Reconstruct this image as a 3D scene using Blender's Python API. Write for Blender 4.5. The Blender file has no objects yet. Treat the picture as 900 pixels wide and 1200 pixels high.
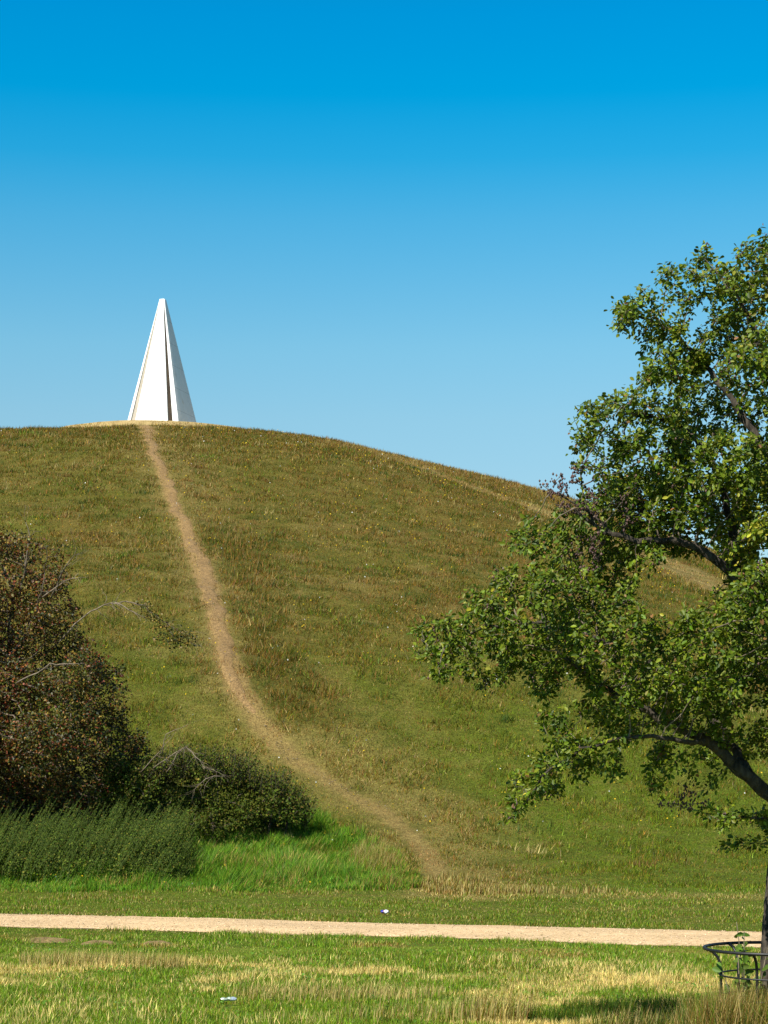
import bpy, math
import numpy as np
from mathutils import Vector

rng = np.random.default_rng(11)
SC = bpy.context.scene
COL = SC.collection
F = 2333.3          # focal length in photo pixels (900 x 1200 photo, 70 mm on 36 mm)
EYE = 1.9
R = math.radians

# ------------------------------------------------------------------ noise
_T = np.random.default_rng(5).random((256, 256))
def vnoise(x, y):
    xi = np.floor(x).astype(np.int64); yi = np.floor(y).astype(np.int64)
    fx = x - xi; fy = y - yi
    fx = fx * fx * (3 - 2 * fx); fy = fy * fy * (3 - 2 * fy)
    a = _T[xi & 255, yi & 255]; b = _T[(xi + 1) & 255, yi & 255]
    c = _T[xi & 255, (yi + 1) & 255]; d = _T[(xi + 1) & 255, (yi + 1) & 255]
    return (a * (1 - fx) + b * fx) * (1 - fy) + (c * (1 - fx) + d * fx) * fy
def fbm(x, y, o=4, seed=0.0):
    s = 0; a = 1; t = 0
    for i in range(o):
        s = s + a * vnoise(x * 2 ** i + 17.3 * i + seed, y * 2 ** i + 31.7 * i + seed * 1.7); t += a; a *= .55
    return s / t
def ss(a, b, x):
    t = np.clip((x - a) / (b - a), 0, 1); return t * t * (3 - 2 * t)

# ------------------------------------------------------------------ terrain
HC = (-10.08, 120.69)
def sp(x, a): return a * np.logaddexp(0, x / a)
def terrain(X, Y):
    X = np.asarray(X, float); Y = np.asarray(Y, float)
    dx = X - HC[0]; dy = Y - HC[1]
    r = np.sqrt(np.where(dx < 0, -dx * .7006, dx * 1.786) ** 2 + dy ** 2)
    sl = 20.42 / (92.95 - 19.02)
    h = sl * (sp(92.95 - r, 4.6) - sp(19.02 - r, 4.87)) + .90 * np.exp(-((X - 12.37) ** 2 + (Y - 102.06) ** 2) / 7.02 ** 2)
    h = h + 3.44 * np.exp(-((X - 30.5) ** 2 + (Y - 94.0) ** 2) / 12.03 ** 2)
    h = h * ss(26, 44, Y)
    m = ss(31, 42, Y)
    h = h + m * ((fbm(X / 9, Y / 9, 3) - .5) * 1.0 * (1 - .6 * ss(85, 97, Y)) + (fbm(X / 2.4, Y / 1.8, 3, 9.) - .5) * .26)
    h = h + (1 - m) * ((fbm(X / 3, Y / 3, 2, 4.) - .5) * .04) - .20 * ss(85, 97, Y) * ss(8, 0, X)
    return h
def P(px, py, Y):
    return np.array([(px - 450) / F * Y, Y, EYE - (py - 900) / F * Y])
def ground_at(px, py):
    """the ground point seen at a photo pixel"""
    Y = np.arange(12, 125, .05); X = (px - 450) / F * Y
    hit = np.nonzero(terrain(X, Y) >= EYE - (py - 900) / F * Y)[0]
    k = hit[0] if len(hit) else int(np.argmax((terrain(X, Y) - EYE) / Y))
    return float(X[k]), float(Y[k])

def polyline(pts):
    return np.array([ground_at(*p) for p in pts])
def dist_poly(X, Y, pl, widths=None):
    """signed side and distance to a polyline, plus interpolated value of widths"""
    best = np.full(X.shape, 1e9); side = np.zeros(X.shape); wv = np.zeros(X.shape)
    for i in range(len(pl) - 1):
        a = pl[i]; b = pl[i + 1]; d = b - a; L2 = d @ d
        t = np.clip(((X - a[0]) * d[0] + (Y - a[1]) * d[1]) / L2, 0, 1)
        ex = X - a[0] - t * d[0]; ey = Y - a[1] - t * d[1]
        q = np.hypot(ex, ey); m = q < best
        best = np.where(m, q, best)
        side = np.where(m, np.sign(ex), side)
        if widths is not None: wv = np.where(m, widths[i] * (1 - t) + widths[i + 1] * t, wv)
    return best, side, wv

TR = polyline([(172, 499), (180, 530), (198, 575), (216, 612), (232, 652), (246, 692), (256, 735), (266, 775), (282, 812),
               (306, 850), (336, 882), (372, 908), (410, 932), (446, 950), (478, 974), (500, 1000), (516, 1026), (526, 1052)])
TRW = np.array([.52, .34, .32, .36, .42, .42, .36, .38, .38, .36, .34, .30, .28, .26, .25, .25, .24, .22]) * .64
RIDGE = polyline([(392, 514), (430, 524), (480, 543), (540, 566), (600, 588), (650, 602), (720, 640), (800, 668), (860, 700)])
STRIP = polyline([(262, 630), (284, 672), (300, 700), (308, 730), (322, 765), (334, 795), (352, 830)])
# gravel path edges (straight across the park)
def path_edges(X):
    near = 22.25 - .323 * X - .0; far = 24.35 - .300 * X
    return near, far

# palette (albedo): bright green, dark green, olive, straw, russet, dirt
PAL = np.array([[.125, .205, .010], [.050, .092, .007], [.165, .132, .013], [.46, .36, .130], [.215, .125, .030], [.28, .17, .075]])

def zones(X, Y):
    X = np.asarray(X, float); Y = np.asarray(Y, float)
    n1 = fbm(X / 7, Y / 9, 4, 1.); n2 = fbm(X / 1.7, Y / 2.2, 4, 2.); n3 = fbm(X / .45, Y / .6, 3, 3.)
    near, far = path_edges(X)
    W = np.zeros(X.shape + (6,))
    def blend(m, w):
        m = np.clip(m, 0, 1)[..., None]; W[:] = W * (1 - m) + m * np.asarray(w, float)
    # hill: olive and russet, greener low down and on the left
    W[:] = np.array([.07, .24, .40, .09, .20, 0])
    green = ss(.44, .66, n1 * .55 + n2 * .45 + .20 * ss(52, 34, Y) + .07 * ss(-6, -16, X) * ss(100, 70, Y) + .05 * (n3 - .5))
    blend(green * .8, [.34, .32, .28, .03, .03, 0])
    russet = ss(.49, .60, fbm(X / 3.2, Y / 4.5, 4, 6.) + .10 * ss(70, 98, Y) - .05)
    blend(russet * .85 * ss(34, 50, Y), [.02, .18, .22, .10, .48, 0])
    pale = ss(.53, .63, fbm(X / 1.3, Y / 1.9, 4, 8.))
    blend(pale * .55 * ss(30, 40, Y), [.05, .10, .34, .36, .15, 0])
    dk = ss(.55, .66, fbm(X / .9, Y / 1.5, 4, 18.))
    blend(dk * .75 * ss(30, 40, Y), [.05, .56, .24, .02, .13, 0])
    blend(ss(54, 31, Y) * .6, [.48, .28, .17, .04, .03, 0])
    blend(ss(54, 36, Y) * ss(-1, 4, X) * .75, [.62, .24, .12, .01, .01, 0])
    blend(ss(96, 101, Y) * .5, [.16, .3, .34, .08, .12, 0])
    blend(ss(55, 80, Y) * (.25 + .35 * ss(.4, .6, n1)), [.03, .24, .20, .08, .45, 0])
    # right shoulder ledge
    d, s, _ = dist_poly(X, Y, RIDGE)
    blend(ss(2.3, .5, d + (n2 - .5) * 1.6) * .95, [0, 0, .03, .60, .12, .25])
    cap = ss(14, 6, np.hypot(X - 1.5, (Y - 101) * .8)) * ss(90, 97, Y) * ss(-6, -2, X)
    blend(cap * .92, [.01, .04, .14, .36, .45, 0])
    # trail halo
    d, s, w = dist_poly(X, Y, TR, TRW)
    halo = ss(1.0, .1, (d - w) / np.where(s > 0, 2.6, 1.0) + (n2 - .5) * .8)
    blend(halo * .75, [.03, .06, .24, .42, .22, .03])
    # dark strip beside the trail
    d_, s_, _ = dist_poly(X, Y, STRIP)
    blend(ss(1.15, .25, d_ + (n2 - .5) * 2.6 + (n3 - .5) * .9) * .9, [.02, .52, .08, .01, .37, 0])
    core = ss(1.25, .75, d / w + (n3 - .5) * .9 + (n2 - .5) * .5)
    core = core * (Y > 28) * (1 - .60 * ss(50, 36, Y))
    # bottom flats between foot of hill and gravel
    fl = ss(30.2, 28.6, Y + (n2 - .5) * .8)
    blend(fl, [.50, .24, .16, .07, .03, 0])
    fine = fbm(X / .42, Y / .34, 3, 77.)
    blend(ss(.55, .66, fine) * .5 * ss(29, 32, Y), [.04, .62, .22, .02, .10, 0])
    blend(ss(.47, .36, fine) * .4 * ss(29, 32, Y), [.16, .06, .42, .20, .16, 0])
    blend(fl * ss(.52, .62, fbm(X / .9, Y / .5, 4, 29.)) * .6, [.12, .2, .28, .22, .18, 0])
    blend(fl * ss(-1.5, 1.5, X) * .4, [.25, .35, .3, .05, .05, 0])
    blend(ss(.9, .2, np.abs(Y - 28.9 + .03 * X) + (n2 - .5) * 1.1) * ss(.4, 1.2, X) * .6, [.1, .1, .2, .35, .25, 0])
    blend(ss(.55, .1, np.abs(Y - 26.7) + (n2 - .5) * 1.) * ss(0, 2, X) * .5, [.15, .2, .2, .25, .2, 0])
    blend(ss(1.4, .2, np.hypot(X - 1.1, (Y - 29.6) * .6) + (n3 - .5) * 1.) * .8, [.03, .05, .15, .42, .35, 0])
    # foreground, camera side of the gravel
    fg = (Y < (near + far) / 2).astype(float)
    blend(fg, [.56, .25, .11, .06, .02, 0])
    st = fbm(X / 1.5, Y / .75, 4, 12.)
    lo_ = 14.9 + 1.9 * ss(-.4, -1.9, X)
    band = ss(0, .7, Y - lo_) * ss(19.9, 18.6, Y + .18 * X)
    blend(fg * band * ss(.49, .58, st) * .92, [.15, .05, .12, .66, .02, 0])
    blend(fg * ss(.52, .6, fbm(X / .5, Y / .4, 3, 19.)) * (.12 + .3 * band), [.2, .06, .2, .5, .04, 0])
    blend(fg * ss(.52, .6, st) * ss(16.2, 15.2, Y) * ss(-1, 1, X) * .8, [.15, .07, .15, .55, .08, 0])
    nb = ss(1.1, .35, np.abs(near - 1.35 - Y)) * ss(.5, .62, fbm(X / .8, Y / .55, 4, 15.))
    blend(fg * nb * .9, [.06, .14, .24, .16, .40, 0])
    blend(fg * ss(1.0, .2, np.hypot((X - 1.2), (Y - 18.6) * .55)) * .6, [.28, .34, .25, .08, .05, 0])
    # worn gravel margins
    em = np.minimum(np.abs(Y - near), np.abs(Y - far))
    blend(ss(.30, .05, em + (n3 - .5) * .4) * .5, [.1, .25, .2, .15, .2, .1])
    W /= W.sum(-1, keepdims=True)
    return W, core

# ------------------------------------------------------------------ helpers
def new_mesh(name, verts, faces_list, colors=None, mat=None, parent=None, smooth=False, uv=None):
    """faces_list: list of (n,k) int arrays"""
    me = bpy.data.meshes.new(name)
    verts = np.asarray(verts, np.float32).reshape(-1, 3)
    me.vertices.add(len(verts)); me.vertices.foreach_set('co', verts.ravel())
    fl = [np.asarray(f, np.int32) for f in faces_list if len(f)]
    loops = np.concatenate([f.ravel() for f in fl])
    sizes = np.concatenate([np.full(len(f), f.shape[1], np.int32) for f in fl])
    starts = np.concatenate([[0], np.cumsum(sizes)[:-1]]).astype(np.int32)
    me.loops.add(len(loops)); me.loops.foreach_set('vertex_index', loops)
    me.polygons.add(len(sizes)); me.polygons.foreach_set('loop_start', starts)
    try: me.polygons.foreach_set('loop_total', sizes)
    except Exception: pass
    if smooth: me.polygons.foreach_set('use_smooth', np.ones(len(sizes), bool))
    me.update(calc_edges=True); me.validate()
    if colors is not None:
        ca = me.color_attributes.new('Col', 'FLOAT_COLOR', 'POINT')
        c = np.ones((len(verts), 4), np.float32); c[:, :3] = colors
        ca.data.foreach_set('color', c.ravel())
    if mat: me.materials.append(mat)
    o = bpy.data.objects.new(name, me); COL.objects.link(o)
    if parent: o.parent = parent
    return o
def thing(name, label, cat, loc=(0, 0, 0), group=None):
    o = bpy.data.objects.new(name, None); COL.objects.link(o); o.location = loc
    o['label'] = label; o['category'] = cat; o['kind'] = 'thing'
    if group: o['group'] = group
    return o
def tag(o, label=None, cat=None, kind=None, group=None):
    if label: o['label'] = label
    if cat: o['category'] = cat
    if kind: o['kind'] = kind
    if group: o['group'] = group
    return o
class MB:
    def __init__(s): s.v = []; s.f = {}; s.n = 0; s.c = []
    def add(s, v, f, c=None):
        v = np.asarray(v, float).reshape(-1, 3)
        for q in (f if isinstance(f, list) else [f]):
            q = np.asarray(q); s.f.setdefault(q.shape[1], []).append(q + s.n)
        s.v.append(v); s.n += len(v)
        if c is not None: s.c.append(np.broadcast_to(np.asarray(c, float), (len(v), 3)))
    def build(s, name, mat, parent=None, smooth=False):
        return new_mesh(name, np.concatenate(s.v), [np.concatenate(x) for x in s.f.values()],
                        np.concatenate(s.c) if s.c else None, mat, parent, smooth)
def tube(mb, pts, rad, sides=8, c=None, cap=True, bump=0.0, closed=False):
    pts = np.asarray(pts, float); n = len(pts); rad = np.broadcast_to(np.asarray(rad, float), (n,))
    if closed: tg = np.roll(pts, -1, 0) - np.roll(pts, 1, 0)
    else: tg = np.gradient(pts, axis=0)
    tg /= np.linalg.norm(tg, axis=1, keepdims=True) + 1e-9
    ref = np.array([.13, .98, .07]) if abs(tg[:, 1]).mean() < .8 else np.array([.1, .05, .99])
    u = np.cross(tg, ref); u /= np.linalg.norm(u, axis=1, keepdims=True) + 1e-9
    w = np.cross(tg, u)
    a = np.linspace(0, 2 * math.pi, sides, endpoint=False)
    rr = rad[:, None] * (1 + bump * rng.normal(size=(n, sides)))
    v = pts[:, None] + rr[..., None] * (np.cos(a)[None, :, None] * u[:, None] + np.sin(a)[None, :, None] * w[:, None])
    f = []
    for i in range(n if closed else n - 1):
        j = (i + 1) % n
        for k in range(sides):
            l = (k + 1) % sides
            f.append([i * sides + k, i * sides + l, j * sides + l, j * sides + k])
    fs = [np.array(f)]
    if cap and not closed:
        fs.append(np.array([list(range(sides))[::-1], [(n - 1) * sides + k for k in range(sides)]]))
    if isinstance(mb, MB): mb.add(v, fs, c)

# ------------------------------------------------------------------ materials
def mat(name):
    m = bpy.data.materials.new(name); m.use_nodes = True
    nt = m.node_tree; nt.nodes.clear()
    out = nt.nodes.new('ShaderNodeOutputMaterial'); b = nt.nodes.new('ShaderNodeBsdfPrincipled')
    nt.links.new(b.outputs[0], out.inputs[0])
    return m, nt, b, out
def leafmat(name, rough=.5, trans=.3, spec=.3, attr=True, tcol=1.0):
    m, nt, b, out = mat(name)
    at = nt.nodes.new('ShaderNodeAttribute'); at.attribute_name = 'Col'
    nt.links.new(at.outputs['Color'], b.inputs['Base Color'])
    b.inputs['Roughness'].default_value = rough
    b.inputs['Specular IOR Level'].default_value = spec
    if trans > 0:
        t = nt.nodes.new('ShaderNodeBsdfTranslucent'); mx = nt.nodes.new('ShaderNodeMixShader')
        h = nt.nodes.new('ShaderNodeMix'); h.data_type = 'RGBA'; h.blend_type = 'MULTIPLY'; h.inputs[0].default_value = 1
        nt.links.new(at.outputs['Color'], h.inputs[6]); h.inputs[7].default_value = (1.3 * tcol, 1.25 * tcol, .6 * tcol, 1)
        nt.links.new(h.outputs[2], t.inputs['Color'])
        mx.inputs[0].default_value = trans
        nt.links.new(b.outputs[0], mx.inputs[1]); nt.links.new(t.outputs[0], mx.inputs[2]); nt.links.new(mx.outputs[0], out.inputs[0])
    return m
def noisemat(name, c1, c2, scale, rough=.8, bump=0.0, bscale=None, detail=6, metallic=0, stretch=(1, 1, 1), spec=.3):
    m, nt, b, out = mat(name)
    tc = nt.nodes.new('ShaderNodeTexCoord'); mp = nt.nodes.new('ShaderNodeMapping'); mp.inputs['Scale'].default_value = stretch
    nt.links.new(tc.outputs['Object'], mp.inputs[0])
    n = nt.nodes.new('ShaderNodeTexNoise'); n.inputs['Scale'].default_value = scale; n.inputs['Detail'].default_value = detail; n.inputs['Roughness'].default_value = .65
    nt.links.new(mp.outputs[0], n.inputs['Vector'])
    r = nt.nodes.new('ShaderNodeValToRGB'); r.color_ramp.elements[0].position = .34; r.color_ramp.elements[1].position = .66
    r.color_ramp.elements[0].color = (*c1, 1); r.color_ramp.elements[1].color = (*c2, 1)
    nt.links.new(n.outputs['Fac'], r.inputs[0]); nt.links.new(r.outputs[0], b.inputs['Base Color'])
    b.inputs['Roughness'].default_value = rough; b.inputs['Metallic'].default_value = metallic; b.inputs['Specular IOR Level'].default_value = spec
    if bump:
        n2 = nt.nodes.new('ShaderNodeTexNoise'); n2.inputs['Scale'].default_value = bscale or scale; n2.inputs['Detail'].default_value = 8
        nt.links.new(mp.outputs[0], n2.inputs['Vector'])
        bp = nt.nodes.new('ShaderNodeBump'); bp.inputs['Strength'].default_value = 1; bp.inputs['Distance'].default_value = bump
        nt.links.new(n2.outputs['Fac'], bp.inputs['Height']); nt.links.new(bp.outputs[0], b.inputs['Normal'])
    return m

M_grass = leafmat('grass_blades', .55, .32, .25)
M_leaf = leafmat('alder_leaves', .5, .22, .25)
M_haw = leafmat('hawthorn_leaves', .5, .2, .3)
M_dull = leafmat('shrub_leaves', .65, .2, .12)
M_bark = noisemat('alder_bark', (.010, .008, .006), (.085, .068, .048), 22, .9, .04, 26, stretch=(1, 1, .35))
M_twig = noisemat('twig_bark', (.05, .038, .026), (.21, .165, .115), 9, .85)
M_dead = noisemat('dead_wood', (.10, .075, .05), (.25, .20, .14), 12, .8)
M_iron = noisemat('black_iron', (.004, .004, .004), (.012, .011, .010), 25, .5, .0006, 60, spec=.5)
M_white = noisemat('white_cladding', (.76, .77, .77), (.83, .83, .82), .9, .6, stretch=(1, 1, .4))

M_stain = noisemat('weathered_cladding', (.80, .80, .78), (.86, .87, .88), 2.2, .9, stretch=(1, 1, .5), spec=.1)
def stains(m):
    nt = m.node_tree; b = [n for n in nt.nodes if n.type == 'BSDF_PRINCIPLED'][0]; src = b.inputs['Base Color'].links[0].from_socket
    tc = nt.nodes.new('ShaderNodeTexCoord'); mp = nt.nodes.new('ShaderNodeMapping'); mp.inputs['Scale'].default_value = (1.6, 1.6, .9); mp.inputs['Location'].default_value = (.4, .2, .75)
    nt.links.new(tc.outputs['Object'], mp.inputs[0])
    n = nt.nodes.new('ShaderNodeTexNoise'); n.inputs['Scale'].default_value = 1.1; n.inputs['Detail'].default_value = 5; nt.links.new(mp.outputs[0], n.inputs['Vector'])
    r = nt.nodes.new('ShaderNodeMapRange'); r.inputs[1].default_value = .60; r.inputs[2].default_value = .72; r.inputs[4].default_value = .55; nt.links.new(n.outputs['Fac'], r.inputs[0])
    mx = nt.nodes.new('ShaderNodeMix'); mx.data_type = 'RGBA'; nt.links.new(r.outputs[0], mx.inputs[0]); nt.links.new(src, mx.inputs[6]); mx.inputs[7].default_value = (.55, .42, .24, 1)
    sp2 = nt.nodes.new('ShaderNodeSeparateXYZ'); nt.links.new(tc.outputs['Object'], sp2.inputs[0])
    fr = nt.nodes.new('ShaderNodeMath'); fr.operation = 'WRAP'; fr.inputs[1].default_value = 1.31; fr.inputs[2].default_value = 0; nt.links.new(sp2.outputs[2], fr.inputs[0])
    ls = nt.nodes.new('ShaderNodeMath'); ls.operation = 'LESS_THAN'; ls.inputs[1].default_value = .035; nt.links.new(fr.outputs[0], ls.inputs[0])
    sc_ = nt.nodes.new('ShaderNodeMath'); sc_.operation = 'MULTIPLY'; sc_.inputs[1].default_value = .28; nt.links.new(ls.outputs[0], sc_.inputs[0])
    m2 = nt.nodes.new('ShaderNodeMix'); m2.data_type = 'RGBA'; nt.links.new(sc_.outputs[0], m2.inputs[0]); nt.links.new(mx.outputs[2], m2.inputs[6]); m2.inputs[7].default_value = (.2, .19, .18, 1)
    nt.links.new(m2.outputs[2], b.inputs['Base Color'])
stains(M_stain)
M_core = noisemat('groove_shade', (.025, .018, .012), (.05, .036, .022), 1.5, .9)  # deep shade of the right groove put into the colour, dark brown
M_groove = noisemat('pale_groove_shade', (.34, .30, .235), (.42, .37, .30), 1.5, .8)  # beige tone carries the shade of the left groove as colour
M_soil = noisemat('crumbly_soil', (.09, .06, .022), (.27, .19, .075), 22, .95, .02, 30)

def ground_mat():
    m, nt, b, out = mat('turf_ground')
    at = nt.nodes.new('ShaderNodeAttribute'); at.attribute_name = 'Col'
    tc = nt.nodes.new('ShaderNodeTexCoord')
    n = nt.nodes.new('ShaderNodeTexNoise'); n.inputs['Scale'].default_value = 9; n.inputs['Detail'].default_value = 8; n.inputs['Roughness'].default_value = .7
    nt.links.new(tc.outputs['Object'], n.inputs['Vector'])
    r = nt.nodes.new('ShaderNodeMapRange'); r.inputs[1].default_value = .3; r.inputs[2].default_value = .7; r.inputs[3].default_value = .66; r.inputs[4].default_value = 1.3
    nt.links.new(n.outputs['Fac'], r.inputs[0])
    nf = nt.nodes.new('ShaderNodeTexNoise'); nf.inputs['Scale'].default_value = 34; nf.inputs['Detail'].default_value = 4; nf.inputs['Roughness'].default_value = .8
    nt.links.new(tc.outputs['Object'], nf.inputs['Vector'])
    rf = nt.nodes.new('ShaderNodeMapRange'); rf.inputs[1].default_value = .38; rf.inputs[2].default_value = .64; rf.inputs[3].default_value = .4; rf.inputs[4].default_value = 1.55
    nt.links.new(nf.outputs['Fac'], rf.inputs[0]); mm = nt.nodes.new('ShaderNodeMath'); mm.operation = 'MULTIPLY'
    nt.links.new(r.outputs[0], mm.inputs[0]); nt.links.new(rf.outputs[0], mm.inputs[1])
    mx = nt.nodes.new('ShaderNodeVectorMath'); mx.operation = 'SCALE'
    nt.links.new(at.outputs['Color'], mx.inputs[0]); nt.links.new(mm.outputs[0], mx.inputs['Scale'])
    nt.links.new(mx.outputs[0], b.inputs['Base Color']); b.inputs['Roughness'].default_value = .95; b.inputs['Specular IOR Level'].default_value = .1
    bp = nt.nodes.new('ShaderNodeBump'); bp.inputs['Distance'].default_value = .03; nt.links.new(n.outputs['Fac'], bp.inputs['Height']); nt.links.new(bp.outputs[0], b.inputs['Normal'])
    return m
M_ground = ground_mat()

def gravel_mat():
    m, nt, b, out = mat('gravel')
    tc = nt.nodes.new('ShaderNodeTexCoord')
    v = nt.nodes.new('ShaderNodeTexVoronoi'); v.inputs['Scale'].default_value = 38
    nt.links.new(tc.outputs['Object'], v.inputs['Vector'])
    sepc = nt.nodes.new('ShaderNodeSeparateColor'); nt.links.new(v.outputs['Color'], sepc.inputs[0])
    r = nt.nodes.new('ShaderNodeValToRGB'); e = r.color_ramp.elements
    e[0].position = 0; e[0].color = (.28, .18, .09, 1); e[1].position = 1; e[1].color = (.80, .59, .36, 1)
    k = e.new(.15); k.color = (.58, .41, .215, 1); k = e.new(.8); k.color = (.68, .475, .26, 1)
    nt.links.new(sepc.outputs[0], r.inputs[0])
    n = nt.nodes.new('ShaderNodeTexNoise'); n.inputs['Scale'].default_value = 1.3; n.inputs['Detail'].default_value = 6
    mp = nt.nodes.new('ShaderNodeMapping'); mp.inputs['Scale'].default_value = (.5, 1.5, 1); mp.inputs['Rotation'].default_value = (0, 0, .3)
    nt.links.new(tc.outputs['Object'], mp.inputs[0]); nt.links.new(mp.outputs[0], n.inputs['Vector'])
    rr = nt.nodes.new('ShaderNodeMapRange'); rr.inputs[1].default_value = .3; rr.inputs[2].default_value = .7; rr.inputs[3].default_value = .76; rr.inputs[4].default_value = 1.04
    nt.links.new(n.outputs['Fac'], rr.inputs[0])
    mx = nt.nodes.new('ShaderNodeVectorMath'); mx.operation = 'SCALE'
    nt.links.new(r.outputs[0], mx.inputs[0]); nt.links.new(rr.outputs[0], mx.inputs['Scale'])
    nt.links.new(mx.outputs[0], b.inputs['Base Color']); b.inputs['Roughness'].default_value = .9; b.inputs['Specular IOR Level'].default_value = .15
    bp = nt.nodes.new('ShaderNodeBump'); bp.inputs['Distance'].default_value = .012; nt.links.new(v.outputs['Distance'], bp.inputs['Height']); nt.links.new(bp.outputs[0], b.inputs['Normal'])
    return m
M_gravel = gravel_mat()
def plainattr(name, rough=.9):
    m, nt, b, out = mat(name)
    at = nt.nodes.new('ShaderNodeAttribute'); at.attribute_name = 'Col'
    nt.links.new(at.outputs['Color'], b.inputs['Base Color']); b.inputs['Roughness'].default_value = rough
    return m

# ------------------------------------------------------------------ ground sheet
def axis(parts):
    a = [parts[0][0]]
    for x0, x1, d in parts:
        n = max(1, int(round((x1 - x0) / d))); a += list(np.linspace(x0, x1, n + 1)[1:])
    return np.array(a)
gx = axis([(-1500, -300, 200), (-300, -60, 20), (-60, -28, 2), (-28, -9, .28), (-9, 7, .11), (7, 28, .28), (28, 60, 2), (60, 300, 20), (300, 1500, 200)])
gy = axis([(-300, -20, 40), (-20, 10, 5), (10, 31, .11), (31, 60, .2), (60, 118, .3), (118, 140, 1.5), (140, 240, 8), (240, 2200, 200)])
GX, GY = np.meshgrid(gx, gy)
GZ = terrain(GX, GY)
Wg, core = zones(GX, GY)
gc = Wg @ PAL
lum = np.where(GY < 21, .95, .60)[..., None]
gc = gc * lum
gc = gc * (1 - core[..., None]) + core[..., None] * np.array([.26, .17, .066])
# the ground sinks 3 cm under the gravel bed
nE, fE = path_edges(GX)
ny, nx = GX.shape
idx = np.arange(ny * nx).reshape(ny, nx)
quads = np.stack([idx[:-1, :-1], idx[:-1, 1:], idx[1:, 1:], idx[1:, :-1]], -1).reshape(-1, 4)
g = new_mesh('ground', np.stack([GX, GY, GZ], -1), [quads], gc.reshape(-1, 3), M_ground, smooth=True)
tag(g, kind='structure')

# gravel path, draped 12 mm above the turf with a ragged edge
def make_path():
    xs = axis([(-40, -9, .5), (-9, 7, .05), (7, 40, .5)])
    t = np.linspace(0, 1, 23)
    n, f = path_edges(xs)
    n = n + (fbm(xs / .35, xs * 0, 3, 21.) - .5) * .22 + (fbm(xs / 2.5, xs * 0, 2, 25.) - .5) * .2
    f = f + (fbm(xs / .35, xs * 0 + 5, 3, 22.) - .5) * .26 + (fbm(xs / 2.5, xs * 0, 2, 27.) - .5) * .2
    XX = np.repeat(xs[None], len(t), 0); YY = n[None] * (1 - t[:, None]) + f[None] * t[:, None]
    ZZ = terrain(XX, YY) + .006 + .03 * (np.sin(np.pi * t) ** .5)[:, None]
    i = np.arange(XX.size).reshape(XX.shape)
    q = np.stack([i[:-1, :-1], i[:-1, 1:], i[1:, 1:], i[1:, :-1]], -1).reshape(-1, 4)
    o = new_mesh('gravel_path', np.stack([XX, YY, ZZ], -1), [q], None, M_gravel, smooth=True)
    tag(o, kind='structure')
make_path()

# dirt trail: worn tread laid on the slope
def make_trail():
    pl = TR[:-4]; ws = TRW[:-4]
    seg = np.concatenate([[0], np.cumsum(np.linalg.norm(np.diff(pl, axis=0), axis=1))])
    s = np.arange(0, seg[-1], .2)
    cx = np.interp(s, seg, pl[:, 0]); cy = np.interp(s, seg, pl[:, 1]); w = np.interp(s, seg, ws)
    for _ in range(12):
        cx[1:-1] = (cx[:-2] + 2 * cx[1:-1] + cx[2:]) / 4; cy[1:-1] = (cy[:-2] + 2 * cy[1:-1] + cy[2:]) / 4
    cx = cx + (fbm(s / 1.4, s * 0, 2, 33.) - .5) * .35
    dx = np.gradient(cx); dy = np.gradient(cy); L = np.hypot(dx, dy); nxv = -dy / L; nyv = dx / L
    t = np.linspace(-1, 1, 9)
    wl = w * (.45 + .7 * fbm(s / .7, s * 0, 3, 31.)); wr = w * (.45 + .7 * fbm(s / .7, s * 0, 3, 35.))
    fade = np.clip((seg[-1] - s) / 10, .25, 1)
    off = np.where(t[None] < 0, t[None] * (wl * fade)[:, None], t[None] * (wr * fade)[:, None])
    XX = cx[:, None] + nxv[:, None] * off; YY = cy[:, None] + nyv[:, None] * off
    ZZ = terrain(XX, YY) + .035 - .03 * (t[None] ** 4) - .10 * ss(seg[-1] - 9, seg[-1], s)[:, None] + (fbm(XX / .25, YY / .25, 2, 39.) - .5) * .03
    i = np.arange(XX.size).reshape(XX.shape)
    q = np.stack([i[:-1, :-1], i[:-1, 1:], i[1:, 1:], i[1:, :-1]], -1).reshape(-1, 4)
    c = np.array([.235, .150, .063]) * (.78 + .45 * fbm(XX / .5, YY / .8, 4, 37.))[..., None]
    e = (np.abs(t) ** 3)[None, :, None] * .6
    c = c * (1 - e) + e * np.array([.22, .15, .05])
    o = new_mesh('trail', np.stack([XX, YY, ZZ], -1), [q], c.reshape(-1, 3), M_ground, smooth=True)
    tag(o, kind='structure')
    return cx, cy, w
TCX, TCY, TCW = make_trail()

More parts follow.
